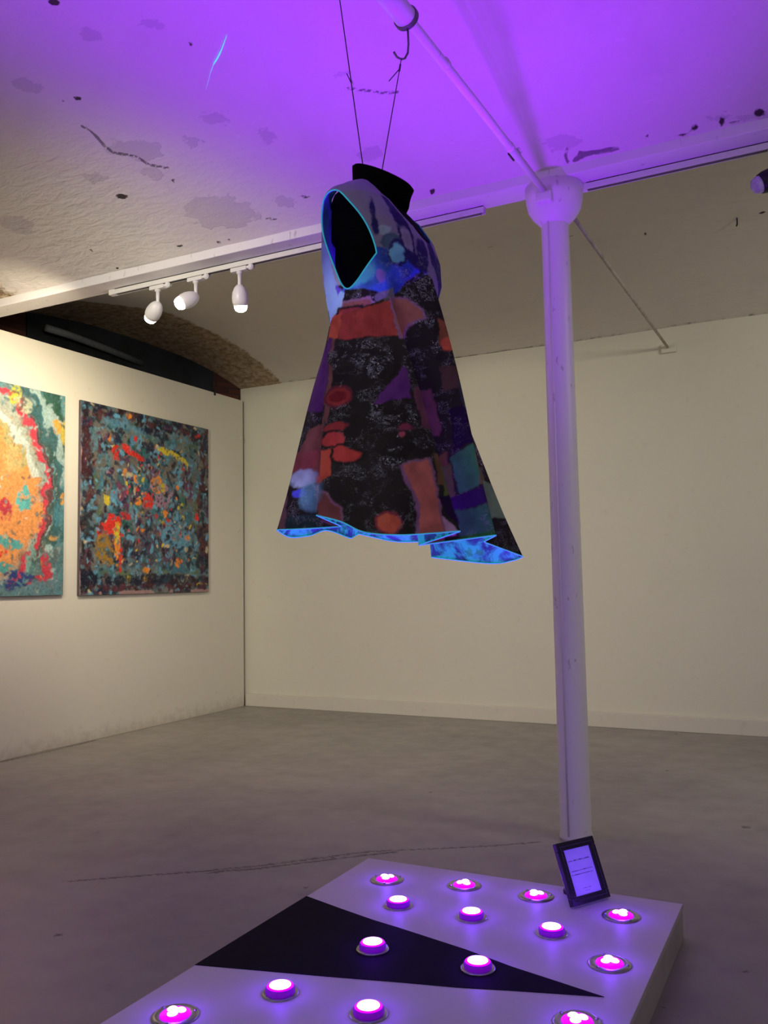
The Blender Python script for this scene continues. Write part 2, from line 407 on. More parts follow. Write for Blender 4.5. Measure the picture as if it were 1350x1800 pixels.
# recess over the partition: board, duct, brick piers
def curtain(name, pts, mat):
    vs = []; fs = []
    for x, y in pts: vs += [(x, y, 2.2), (x, y, 3.6), (x-.1, y+.02, 2.2), (x-.1, y+.02, 3.6)]
    for i in range(len(pts)-1):
        a = 4*i; fs += [(a, a+4, a+5, a+1), (a+2, a+3, a+7, a+6), (a, a+2, a+6, a+4)]
    tag(mesh(name, vs, fs, mat), kind='structure')
curtain('wall_recess', [(-5.83, 4.95), (-5.79, 5.37), (-5.66, 5.79), (-5.50, 6.09), (-5.31, 6.37), (-5.18, 6.58)], M_navy)
curtain('trim_1', [(-5.86, 3.96), (-5.84, 4.95)], M_brick)
curtain('trim_2', [(-5.18, 6.58), (-5.05, 6.84)], M_brick)
bm = bmesh.new(); add_tube(bm, [(-5.6, 4.94, 3.27), (-5.6, 5.2, 3.27), (-5.6, 5.6, 3.25), (-5.55, 6.0, 3.2)], .030, 12)
tag(frombm('duct_pipe', bm, M_duct, smooth=True), 'dark grey pipe running through the recess above the left partition', 'pipe')

# partition carrying the paintings
bm = bmesh.new(); add_box(bm, (XL-.09, Y0, 0.0), (XL, 6.795, 2.928), .004)
tag(frombm('gallery_partition', bm, M_wall), 'tall white partition wall carrying the two paintings', 'partition')

# small marks on the fluorescent drip
dr = [(-2.105, 2.765), (-2.137, 2.791), (-2.182, 2.826), (-2.22, 2.851), (-2.256, 2.871), (-2.299, 2.905), (-2.34, 2.941), (-2.382, 2.977)]
wd = [.012, .016, .017, .014, .009, .007, .005, .003]
vs = []; fs = []
for i, ((x, y), w_) in enumerate(zip(dr, wd)):
    for sgn in (-1, 1):
        xx, yy = x+sgn*w_*.62, y-sgn*w_*.62
        vs.append((xx, yy, vz((yy-.9)/2.9, 3.035, 3.035, .42)-.007))
for i in range(len(dr)-1): fs.append((2*i, 2*i+1, 2*i+3, 2*i+2))
mesh('paint_drip', vs, fs, M_drip, near)['label'] = 'glowing pale blue drip of paint'

# small hooks and screws on the partition
for (y, z, hook, lb) in ((6.732, 2.553, True, 'small white cup hook high on the right edge of the partition'),
                         (6.717, 1.663, False, 'small screw head low on the right edge of the partition')):
    bm = bmesh.new()
    if hook: add_tube(bm, [(XL, y, z+.01), (XL+.02, y, z+.01), (XL+.03, y, z-.005), (XL+.02, y, z-.022), (XL+.008, y, z-.018)], .004, 8)
    else: add_lathe(bm, [(.012, 0), (.012, .004), (.006, .008)], 12, mtx=Matrix.Translation((XL, y, z)) @ Matrix.Rotation(PI/2, 4, 'Y'))
    tag(frombm('wall_hook' if hook else 'screw_head', bm, M_white, smooth=True), lb, 'hook' if hook else 'screw')
bm = bmesh.new(); add_box(bm, (XL-.03, 6.345, 2.925), (XL+.012, 6.372, 2.955), .003); add_box(bm, (XL-.002, 6.35, 2.90), (XL+.010, 6.367, 2.93), .002)
tag(frombm('cable_clip', bm, M_blackpl), 'small black clip on the top edge of the white partition', 'clip')
bm = bmesh.new(); add_tube(bm, [(-.41, 5.864, 3.44), (-.41, 5.864, 3.40), (-.415, 5.86, 3.385)], .005, 6)
tag(frombm('ceiling_nail', bm, M_blackpl), 'small dark nail in the back ceiling right of the column', 'nail')

# ------------------------------------------------------------------ paintings
def painting(y0, y1, z0, z1, fn, label, seed):
    root = empty('abstract_painting', (XL, (y0+y1)/2, (z0+z1)/2))
    nx, nz = 360, 350
    ys = np.linspace(y0+.002, y1-.002, nx); zs = np.linspace(z0+.002, z1-.002, nz); Yg, Zg = np.meshgrid(ys, zs)
    u = (Yg-y0)/(y1-y0); v = (z1-Zg)/(z1-z0)
    # ragged smears: the layout is warped by noise before the strokes go on
    wu = u+.022*(fbm(u*22, v*22, 91, 4)-.5)+.010*(fbm(u*75, v*75, 92, 3)-.5); wv = v+.022*(fbm(u*22, v*22, 93, 4)-.5)+.010*(fbm(u*75, v*75, 94, 3)-.5)
    col, h = fn(u, v, seed)
    iu = np.clip(wu*(nx-1), 0, nx-1).astype(int); iv = np.clip((1-wv)*(nz-1), 0, nz-1).astype(int)
    col, h = col[iv, iu], h[iv, iu]
    gr = (fbm(u*130, v*130, 95, 3)-.5)[..., None]; sm_ = (col+np.roll(col, 1, 0)+np.roll(col, -1, 0)+np.roll(col, 1, 1)+np.roll(col, -1, 1))/5
    col = np.clip(sm_*(1+.7*gr), 0, 1)
    Pn = np.stack([.0232+.0015*h, Yg-(y0+y1)/2, Zg-(z0+z1)/2], -1)
    grid_mesh('painted_surface', Pn, M_paint, root, attrs={'paint': col, 'thick': h}, smooth=True)
    bm = bmesh.new(); add_box(bm, (.001, -(y1-y0)/2, -(z1-z0)/2), (.023, (y1-y0)/2, (z1-z0)/2), .002)
    frombm('canvas', bm, M_canvas, root)
    return tag(root, label, 'painting')
M_canvas = simple('canvas_edge', (.10, .085, .10), .8)
M_paint = newmat('oil_paint', (.5, .5, .5), .5, spec=.3); k = NT(M_paint); co = k.coord()
n1 = k.noise(k.mapping(co, (1, 1, 1)), 60, 5, .7, .6); n2 = k.noise(co, 22, 4, .6, 1.0)
c = k.attr('paint'); c = k.mix(k.ss(n1, .56, .70, 0, .45), c, k.mix(.5, c, (.03, .05, .07))); c = k.mix(k.ss(n1, .44, .30, 0, .4), c, k.mix(.6, c, (.55, .55, .50)))
k.color(c); k.normal(k.bump(k.math('ADD', n1, n2), .5, .006))
def dabs(col, h, u, v, seed, n, pal, wts, smin, smax, region=None, asp=(1, 2.2), alpha=1.0, ang=None):
    rs = np.random.RandomState(seed); H_, W_ = u.shape
    for i in range(n):
        cu, cv = rs.rand(), rs.rand(); s = smin+(smax-smin)*rs.rand()**2; a = rs.uniform(*asp)
        th = rs.uniform(0, PI) if ang is None else ang(cu, cv)+rs.normal()*.35
        pc = pal[rs.choice(len(pal), p=wts)]*rs.uniform(.7, 1.2); jx = rs.rand(3)
        if region is not None and rs.rand() > region(cu, cv): continue
        R = s*a*1.3; i0, i1 = int((1-cv-R)*H_), int((1-cv+R)*H_)+1; j0, j1 = int((cu-R)*W_), int((cu+R)*W_)+1
        i0, j0 = max(0, i0), max(0, j0); i1, j1 = min(H_, i1), min(W_, j1)
        if i1 <= i0 or j1 <= j0: continue
        du = u[i0:i1, j0:j1]-cu; dv = v[i0:i1, j0:j1]-cv
        p = (du*math.cos(th)+dv*math.sin(th))/(s*a); q = (-du*math.sin(th)+dv*math.cos(th))/s
        d = np.hypot(p, q)+.5*(vnoise(u[i0:i1, j0:j1]*90, v[i0:i1, j0:j1]*90, i)-.5)
        m = np.clip((1-d)*3, 0, 1)*alpha*.85
        col[i0:i1, j0:j1] = col[i0:i1, j0:j1]*(1-m[..., None])+pc*m[..., None]
        h[i0:i1, j0:j1] = h[i0:i1, j0:j1]*(1-m)+m*(.3+.7*jx[0])
def blob(col, h, u, v, cu, cv, a, b, rot, c, rag=.35, soft=6, al=1.0, seed=3, fq=28):
    x = u-cu; y = v-cv; p = (x*math.cos(rot)+y*math.sin(rot))/a; q = (-x*math.sin(rot)+y*math.cos(rot))/b
    d = np.hypot(p, q)+rag*2*(fbm(u*fq, v*fq, seed, 3)-.5)
    m = (np.clip((1-d)*soft, 0, 1)*al)*np.clip((fbm(u*55, v*55, seed+7, 3)-.36)*9, .15, 1)
    col[:] = col*(1-m[..., None])+np.asarray(c)*m[..., None]; h[:] = h*(1-m)+.6*m
def paint_dark(u, v, seed):
    C_ = lambda *a: srgb(*a)*1.15
    navy, black, maroon, teal, steel = C_(28, 36, 62), C_(26, 25, 32), C_(78, 38, 44), C_(62, 110, 122), C_(96, 128, 138)
    grey, sky, red, orange, yellow = C_(112, 108, 100), C_(98, 160, 190), C_(214, 50, 40), C_(226, 140, 50), C_(205, 185, 50)
    plum, green, cream, pink = C_(92, 58, 88), C_(40, 98, 88), C_(205, 190, 150), C_(170, 130, 150)
    col = np.ones(u.shape+(3,))*grey*.6; h = np.zeros(u.shape)
    e = np.minimum(np.minimum(u, 1-u), np.minimum(v, 1-v))
    edge = lambda a, b: max(0, 1-abs(min(a, 1-a, b, 1-b)-.04)/.06)
    ring = lambda a, b: max(0, 1-abs(min(a, 1-a, b, 1-b)-.15)/.06)
    inner = lambda a, b: 1.0 if min(a, 1-a, b, 1-b) > .17 else .0
    vert = lambda a, b: (PI/2 if min(a, 1-a) < min(b, 1-b) else 0)
    P_ = lambda *a: list(a)
    def w(*a): a = np.array(a, float); return a/a.sum()
    dabs(col, h, u, v, seed, 900, P_(grey, steel, teal, maroon), w(3, 2, 3, 2), .02, .06)
    dabs(col, h, u, v, seed+1, 2200, P_(navy, black, maroon*1.2, steel, plum, grey), w(4, 2, 6, 2, 2, 2), .01, .035, edge, ang=vert)
    dabs(col, h, u, v, seed+2, 2600, P_(teal, steel, grey, sky, maroon, C_(90, 110, 80)), w(4, 3, 4, 1, 1, 2), .01, .03, ring, (1, 3), ang=vert)
    dabs(col, h, u, v, seed+3, 2600, P_(steel, teal, sky, grey, plum, green, navy), w(3, 3, 2, 5, 4, 2, 3), .010, .042, inner)
    blob(col, h, u, v, .45, .73, .22, .12, .2, plum*.7, .5, 3, .6, 5)
    blob(col, h, u, v, .3, .8, .12, .08, 0, navy, .5, 3, .6, 15)
    blob(col, h, u, v, .70, .67, .13, .10, .2, sky, .5, 4, .8, 6); blob(col, h, u, v, .48, .44, .07, .06, 0, C_(44, 92, 112), .2, 8, 1, 7)
    blob(col, h, u, v, .60, .46, .09, .08, 0, pink, .5, 4, .7, 8); blob(col, h, u, v, .30, .54, .04, .05, 0, plum, .3, 6, 1, 9)
    dabs(col, h, u, v, seed+4, 620, P_(red, orange, yellow, cream, pink, sky, navy), w(4, 4, 3, 2, 2, 3, 4), .004, .014, inner)
    dabs(col, h, u, v, seed+5, 900, P_(navy, black, sky, steel, cream), w(4, 3, 3, 3, .5), .005, .015, None, (1, 3))
    for a in [(.22, .63, .055, .06, .4, red), (.165, .66, .06, .04, -.4, red), (.48, .485, .045, .05, 0, red), (.41, .50, .03, .02, .2, orange), (.545, .365, .045, .045, 0, orange*.85), (.545, .42, .03, .02, 0, orange),
              (.385, .37, .02, .025, 0, orange), (.72, .39, .02, .02, 0, orange), (.62, .55, .022, .025, .3, orange), (.24, .24, .03, .04, .2, red*.8), (.37, .235, .09, .018, .25, red*.85), (.32, .21, .05, .02, .4, red),
              (.63, .19, .09, .022, .1, yellow), (.74, .21, .06, .022, .2, yellow), (.79, .235, .035, .02, .5, yellow), (.18, .50, .03, .03, .3, yellow), (.25, .72, .022, .12, 0, orange), (.17, .77, .08, .06, 1.2, C_(150, 115, 50)),
              (.275, .80, .014, .08, 0, red), (.25, .68, .02, .05, 0, yellow), (.90, .48, .022, .08, 0, maroon*1.6), (.89, .55, .02, .03, 0, red), (.80, .68, .02, .02, 0, orange), (.60, .40, .02, .02, 0, yellow*.8),
              (.32, .58, .05, .02, .2, C_(180, 50, 60)), (.38, .15, .014, .02, 0, red), (.33, .03, .02, .015, 0, orange), (.89, .06, .03, .015, 0, red*.8), (.70, .86, .10, .03, 0, C_(60, 110, 130)), (.28, .44, .04, .05, 0, C_(110, 60, 90)),
              (.72, .83, .02, .03, 0, orange), (.47, .87, .03, .02, 0, orange), (.34, .92, .02, .02, 0, yellow), (.47, .92, .02, .02, 0, C_(190, 150, 60))]:
        blob(col, h, u, v, *a[:5], a[5], .4, 8, 1, int(a[0]*97), 40)
    # dark bottom bands and bare scraps of canvas
    blob(col, h, u, v, .5, .925, .55, .028, 0, navy*.7, .5, 5, .85, 21, 18); blob(col, h, u, v, .06, .92, .07, .06, 0, navy*.6, .3, 5, 1, 22)
    for q in range(14): blob(col, h, u, v, .18+q*.058, .965+.006*math.sin(q*2), .034, .017, 0, C_(84, 44, 58)*(.8+.3*math.sin(q)), .2, 8, 1, 30+q)
    blob(col, h, u, v, .55, .10, .14, .03, .1, navy*.8, .5, 5, .9, 23, 20); blob(col, h, u, v, .3, .09, .16, .025, .1, sky*.8, .5, 4, .7, 24, 25)
    blob(col, h, u, v, .03, .28, .05, .16, 0, maroon*.7, .5, 5, .8, 25, 20); blob(col, h, u, v, .04, .62, .05, .1, 0, black, .5, 5, .8, 26, 20)
    blob(col, h, u, v, .98, .1, .05, .06, 0, navy, .5, 5, .9, 27, 20); blob(col, h, u, v, .98, .82, .03, .05, 0, navy*.6, .4, 5, .9, 28, 20)
    blob(col, h, u, v, .92, .955, .05, .008, 0, yellow, .6, 8, 1, 29, 60)
    m = ((v > .982) & (fbm(u*9, v*9, 71) > .45)) | (np.minimum(u, 1-u) < .004)
    col[m] = C_(160, 130, 128)
    col = col*.98
    return col, h
def paint_swirl(u, v, seed):
    """u=1 is the right edge, the only third in view; a red arc sweeps round an orange field"""
    C_ = lambda *a: srgb(*a)*1.1
    teal, dteal, pale, green, red = C_(88, 138, 146), C_(52, 92, 96), C_(160, 185, 180), C_(40, 82, 62), C_(198, 62, 78)
    orange, cream, blue, yel, turq = C_(222, 148, 84), C_(196, 206, 196), C_(46, 62, 120), C_(188, 186, 74), C_(92, 176, 172)
    col = np.ones(u.shape+(3,))*teal; h = np.zeros(u.shape)
    cx, cyv = .55, .50
    x = (u-cx); y = (v-cyv)
    # arc distance in a leaning ellipse
    R = np.hypot(x/.33, y/.455); ang = np.arctan2(y, x)
    def w(*a): a = np.array(a, float); return a/a.sum()
    tang = lambda a, b: math.atan2((a-cx)/.13, -(b-cyv)/.2)
    dabs(col, h, u, v, seed, 1500, [teal, dteal, pale, C_(110, 130, 130)], w(4, 2, 2, 2), .01, .045, None, (1, 3), ang=tang)
    nz = fbm(u*16, v*16, 4, 4)-.5
    def ringm(r0, wd, c, al=1.0, a0=-9, a1=9, ns=.16):
        m = np.clip((wd-np.abs(R-r0+nz*ns*2))/wd*3, 0, 1)*al*((ang > a0) & (ang < a1))
        col[:] = col*(1-m[..., None])+c*m[..., None]; h[:] = np.maximum(h, m*.7)
    inner = np.clip((1.0-(R+nz*.1))*6, 0, 1)[..., None]
    base_in = np.ones_like(col)*orange
    col[:] = col*(1-inner)+base_in*inner
    ringm(1.50, .10, green, .9, -1.5, -.3); ringm(1.36, .08, pale, .8, -1.6, -.2); ringm(1.7, .10, C_(96, 150, 150), .8, -1.3, 0); ringm(1.22, .07, dteal, .9, -1.4, .6)
    ringm(.80, .09, cream, 1, -1.6, -.25); ringm(.66, .07, C_(150, 160, 110), .8, -1.8, -.5); ringm(.9, .06, C_(150, 170, 160), .8, -1.4, -.1)
    ringm(1.02, .055, red, 1, -1.8, 1.3, .12); ringm(1.09, .03, C_(92, 44, 48), .9, -1.3, .9, .12); ringm(1.16, .035, C_(58, 76, 66), .8, -1.0, .9)
    for a in [(.76, .54, .05, .07, .0, turq), (.66, .60, .04, .06, 0, red*.8), (.62, .47, .08, .05, .3, orange*1.05), (.83, .62, .05, .08, .2, orange), (.68, .75, .08, .035, .2, turq*.8), (.62, .79, .05, .03, 0, C_(216, 60, 40)),
              (.80, .85, .03, .10, .2, C_(120, 160, 150)), (.74, .91, .10, .03, .15, blue), (.66, .95, .09, .025, .1, blue), (.66, .87, .06, .03, .2, turq*.7), (.90, .88, .03, .10, -.25, red*.95), (.84, .93, .08, .022, -.1, red*.9),
              (.95, .17, .03, .035, 0, C_(214, 160, 70)), (.99, .20, .02, .06, 0, C_(190, 170, 70)), (.70, .05, .04, .05, 0, yel), (.75, .09, .05, .04, .7, C_(170, 178, 150)), (.98, .52, .012, .03, 0, C_(210, 150, 70)), (.69, .36, .05, .08, 0, C_(214, 170, 110)),
              (.93, .72, .03, .02, 0, C_(190, 150, 90)), (.72, .70, .05, .03, 0, orange), (.90, .97, .12, .05, 0, C_(96, 128, 136)), (.70, .985, .2, .025, 0, C_(96, 130, 136)), (.95, .60, .03, .06, 0, C_(72, 128, 140))]:
        blob(col, h, u, v, *a[:5], a[5], .35, 8, 1, int(a[0]*89), 30)
    dabs(col, h, u, v, seed+3, 900, [teal, dteal, pale, orange, green, cream], w(4, 3, 3, 1, 2, 1), .003, .010, lambda a, b: .6, (1, 3), .8)
    return col, h
painting(4.724, 6.240, 1.086, 2.562, paint_dark, 'dark multicoloured abstract painting nearest the corner of the partition', 41)
painting(3.070, 4.574, 1.094, 2.560, paint_swirl, 'teal and orange abstract painting with a red arc, cut by the left edge', 17)

# ------------------------------------------------------------------ track lights on the beam
def track(x0, x1, label):
    t = empty('light_track', ((x0+x1)/2, 3.93, ZB)); L = (x1-x0)/2
    bm = bmesh.new()
    add_box(bm, (-L, -.017, -.032), (L, -.012, .0)); add_box(bm, (-L, .012, -.032), (L, .017, .0)); add_box(bm, (-L, -.017, -.004), (L, .017, .0))
    frombm('rail', bm, M_white, t)
    bm = bmesh.new(); add_box(bm, (-L+.02, -.0118, -.0316), (L-.02, .0118, -.0305)); frombm('slot', bm, M_slot, t)
    bm = bmesh.new(); add_box(bm, (-L-.03, -.019, -.034), (-L+.02, .019, .0), .004); frombm('end_cap', bm, M_white, t)
    return tag(t, label, 'light track')
track(-3.86, -1.42, 'white light track under the beam left of the column')
track(-.93, 1.5, 'white light track under the beam right of the column')
def spotlight(x, aim, label, lit=True, power=30, dark=False, group='spotlights on the left track'):
    Y_ = 3.93
    s = empty('track_spotlight', (x, Y_, ZB-.034))
    bm = bmesh.new(); add_box(bm, (-.055, -.016, -.024), (.055, .016, 0), .004)
    add_lathe(bm, [(.016, 0), (.019, .012), (.012, .022)], 16, mtx=Matrix.Translation((.085, 0, -.012)) @ Matrix.Rotation(PI/2, 4, 'X'))
    add_box(bm, (.05, -.012, -.018), (.10, .012, -.002), .003)
    frombm('adapter', bm, M_white, s)
    bm = bmesh.new(); add_lathe(bm, [(.018, -.024), (.018, -.036), (.012, -.038), (.010, -.085), (.013, -.110)], 16)
    frombm('stem', bm, M_white, s, smooth=True)
    d = Vector(aim).normalized(); q = d.to_track_quat('Z', 'X').to_matrix().to_4x4()
    mt = Matrix.Translation((0, 0, -.115)) @ q @ Matrix.Scale(1.25, 4)
    prof = [(.004, -.012), (.014, -.010), (.025, .002), (.034, .022), (.038, .045), (.037, .066), (.033, .082), (.030, .083), (.030, .078), (.033, .064), (.033, .045)]
    bm = bmesh.new(); add_lathe(bm, prof, 28, mtx=mt, capt=False)
    frombm('lamp_head', bm, M_blackpl if dark else M_white, s, smooth=True)
    bm = bmesh.new(); add_lathe(bm, [(.026, .050), (.029, .070), (.030, .090), (.024, .104), (.011, .111), (.001, .112)], 24, mtx=mt)
    frombm('bulb', bm, M_bulb if lit else M_glass, s, smooth=True)
    tag(s, label, 'spotlight', group)
    if lit:
        p = Vector((x, Y_, ZB-.149)) + d*.15
        lamp('spot_beam', 'SPOT', p, power, WARM, aim=p+d, spot_size=math.radians(100), spot_blend=1.0, shadow_soft_size=.03).parent = None
    return s
M_glass = simple('lamp_glass', (.5, .48, .6), .15, spec=.6)
spotlight(-3.51, (-.75, .28, -.55), 'lit white track spotlight, first from the left end of the track', power=80)
spotlight(-3.22, (-.45, -.72, -.50), 'lit white track spotlight, between its two neighbours on the track', power=60)
spotlight(-2.905, (-.12, .25, -1), 'white track spotlight pointing straight down, furthest right of the three', power=16)
spotlight(-.085, (-.85, -.30, -.35), 'dark unlit spotlight cut by the right edge of the photo', lit=False, dark=True, group=None)

# ------------------------------------------------------------------ column, tie rods
PX, PY = -1.062, 3.90
colm = empty('iron_column', (PX, PY, 0)); tag(colm, 'slender white cast iron column with a flared top', 'column')
bm = bmesh.new(); add_lathe(bm, [(.073, 0), (.073, .012), (.069, .03), (.067, 1.4), (.064, 2.80), (.064, 2.86)], 40)
add_tube(bm, [(-.015, -.0675, .02), (-.015, -.0655, 1.4), (-.015, -.062, 2.82)], .0045, 6)
frombm('shaft', bm, M_iron, colm, smooth=True)
bm = bmesh.new(); add_lathe(bm, [(.064, 2.80), (.075, 2.815), (.100, 2.84), (.122, 2.875), (.132, 2.92), (.135, ZB-.001)], 40); frombm('capital', bm, M_iron, colm, smooth=True)
bm = bmesh.new(); add_box(bm, (-.048, -.150, 2.865), (.028, -.085, 2.915), .010)
frombm('rod_bracket', bm, M_iron, colm)
RX = -1.075
bm = bmesh.new()
add_tube(bm, [(RX, 3.76, 2.925), (RX, 3.0, 2.912), (RX, 2.35, 2.892), (RX, 1.0, 2.85)], .0165, 14)
for yy in (3.30, 2.62): add_tube(bm, [(RX, yy-.012, 2.917-(3.3-yy)*.02), (RX, yy+.012, 2.917-(3.3-yy)*.02)], .0195, 14)
add_box(bm, (RX-.006, 3.36, 2.932), (RX+.02, 3.40, 2.94))
rod = empty('tie_rod', (0, 0, 0)); frombm('rod', bm, M_iron, rod, smooth=True)
bm = bmesh.new(); add_lathe(bm, [(.034, 0), (.036, .01), (.034, .03), (.034, 1.15)], 24, mtx=Matrix.Translation((RX, 2.33, 2.886)) @ Matrix.Rotation(PI/2+.026, 4, 'X'))
frombm('sleeve', bm, M_iron, rod, smooth=True)
bm = bmesh.new(); add_box(bm, (RX-.021, 3.33, 2.905), (RX-.014, 3.40, 2.935), .002); frombm('dark_tape', bm, M_blackpl, rod)['label'] = 'black scrap of tape'
tag(rod, 'white iron tie rod with a thick sleeve, running from the column towards the viewer', 'rod')
bm = bmesh.new(); add_tube(bm, [(PX+.03, 4.0, 2.925), (PX+.05, 6.80, 2.90)], .010, 12)
tag(frombm('tie_rod', bm, simple('rod_paint', (.50, .47, .40), .8, noise=(12, .3)), smooth=True), 'thin cream tie rod running from the column to the back wall', 'rod')
bm = bmesh.new(); add_box(bm, (PX, YW-.03, 2.86), (PX+.11, YW, 2.93), .006)
tag(frombm('rod_bracket', bm, M_backwall), 'cream wall bracket holding the rod at the back wall', 'bracket')

# wires, hook
bm = bmesh.new()
for q in (0, .007, .013):
    add_tube(bm, [(RX+(.037+.001*q)*math.cos(a), 2.322-q+.004*math.sin(a), 2.886+(.037)*math.sin(a)) for a in np.linspace(0, 2*PI, 20, endpoint=False)], .003, 6, closed=True)
sh = [(RX+.005, 2.315, 2.848), (RX+.006, 2.315, 2.80), (RX+.004, 2.313, 2.77), (RX-.004, 2.308, 2.752), (RX-.012, 2.300, 2.747), (RX-.022, 2.29, 2.752), (RX-.030, 2.285, 2.768)]
add_tube(bm, sh, .0035, 8)
tag(frombm('wire_hook', bm, M_steelwire, smooth=True), 'bent wire hook wrapped round the rod sleeve', 'hook')
N1 = Vector((-1.085, 2.035, 2.288)); N2 = Vector((-1.050, 2.075, 2.274))
bm = bmesh.new(); T2 = Vector((RX-.012, 2.301, 2.752)); add_tube(bm, [T2, (T2+N2)/2, N2], .0015, 6)
add_tube(bm, [T2+(N2-T2)*.06, T2+(N2-T2)*.12], .003, 6); add_tube(bm, [T2+(N2-T2)*.10, T2+Vector((-.035, -.02, -.075))], .0016, 6)
tag(frombm('hanging_wire', bm, M_wire), 'thin dark wire from the bent hook down to the mannequin neck, with a loose end', 'wire')
bm = bmesh.new(); T1 = Vector((RX, 1.86, 2.83)); add_tube(bm, [T1, (T1+N1)/2, N1], .0015, 6)
kp = T1+(N1-T1)*.24
add_tube(bm, [kp, kp+Vector((.006, 0, .02)), kp+Vector((.0, 0, .035)), kp+Vector((-.006, 0, .02)), kp], .0012, 6)
add_tube(bm, [(RX+.038*math.cos(a), 1.86, 2.872+.038*math.sin(a)) for a in np.linspace(0, 2*PI, 20, endpoint=False)], .0025, 6, closed=True)
kq = T1+(N1-T1)*.62; add_tube(bm, [kq, kq+Vector((-.012, -.004, .03))], .0012, 6)
tag(frombm('hanging_wire', bm, M_wire), 'thin dark wire left of the hook, rising from the mannequin neck to the rod', 'wire')

# ------------------------------------------------------------------ mannequin and dress
CX, CY = -1.06, 2.07
RH = np.array([.89, .456]); VH = np.array([.456, -.89])
TT = np.array([  # z, half depth, half width, centre x
 (1.76, .116, .132, .0), (1.84, .122, .140, .0), (1.90, .138, .152, .008), (1.96, .150, .166, .012), (2.02, .147, .177, .010), (2.08, .132, .188, .004),
 (2.12, .116, .194, -.006), (2.15, .102, .195, -.012), (2.17, .088, .186, -.018), (2.187, .080, .165, -.022), (2.205, .072, .13, -.024), (2.225, .066, .10, -.024)])
def tparam(z):
    return [np.interp(z, TT[:, 0], TT[:, i]) for i in (1, 2, 3)]
EXP = 2.5
def tpoint(phi, z, off=0.0, offb=None):
    a, b, cx = tparam(z); a = a+off; b = b+(off if offb is None else offb)
    c, s = np.cos(phi), np.sin(phi)
    r = (np.abs(c/a)**EXP+np.abs(s/b)**EXP)**(-1/EXP)
    return np.stack([cx+r*c, -r*s, z+0*r], -1)
M_print = newmat('printed_scuba_fabric', (.4, .4, .4), .75, spec=.15); k = NT(M_print); co = k.coord()
base = k.attr('print'); crk = k.attr('crackle', True)
wv = k.mapping(co, (1, 1, 1.5))
na = k.noise(wv, 46, 6, .72, 1.6); nb = k.noise(co, 20, 4, .6, .8); nc_ = k.noise(co, 140, 3, .6)
ridge = k.math('ABSOLUTE', k.math('SUBTRACT', na, .52))
line = k.ss(ridge, .008, .030, 1, 0)
f = k.math('MULTIPLY', k.math('MULTIPLY', line, crk), k.ss(nb, .46, .64))
c = k.mix(k.math('MINIMUM', k.math('MULTIPLY', f, 1.3), .9), base, (.44, .49, .58))
vsp = k.voro(co, 95); spk = k.math('MULTIPLY', k.ss(vsp, .16, .24, 1, 0), k.ss(nb, .45, .62))
c = k.mix(k.math('MINIMUM', k.math('MULTIPLY', spk, k.math('MULTIPLY', crk, .9)), 1.0), c, (.6, .62, .64))
c = k.mix(k.ss(nc_, .60, .72, 0, .18), c, (.02, .02, .03))
geo = k.n('ShaderNodeNewGeometry').outputs['Backfacing']
ln = k.noise(co, 13, 4, .6, 1.5); lin = k.mix(k.ss(ln, .42, .58), (.04, .12, .16), (.05, .60, .30)); lin = k.mix(k.ss(k.noise(co, 34, 3), .58, .62, 0, .8), lin, (.03, .03, .05))
c = k.mix(geo, c, lin)
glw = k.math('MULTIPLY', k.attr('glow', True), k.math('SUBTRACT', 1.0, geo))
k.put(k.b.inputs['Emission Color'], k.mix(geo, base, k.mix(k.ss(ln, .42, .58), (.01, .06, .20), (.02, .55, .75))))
k.put(k.b.inputs['Emission Strength'], k.math('ADD', k.math('MULTIPLY', glw, .42), k.math('MULTIPLY', geo, .30)))  # lining and blue ink emit, standing for their glow under the violet lamps
k.color(c); k.normal(k.bump(k.noise(co, 160, 3), .25, .002))
M_lining = simple('bright_lining', (.16, .62, .95), .8, spec=.1, noise=(8, .45))
M_trim = simple('glowing_trim', (.10, .60, .35), .7, spec=.1, noise=(30, .4))
M_trim.node_tree.nodes['Principled BSDF'].inputs['Emission Color'].default_value = (.03, .62, 1.0, 1); M_trim.node_tree.nodes['Principled BSDF'].inputs['Emission Strength'].default_value = .30  # trim given its own emission for its glow under the violet lamps

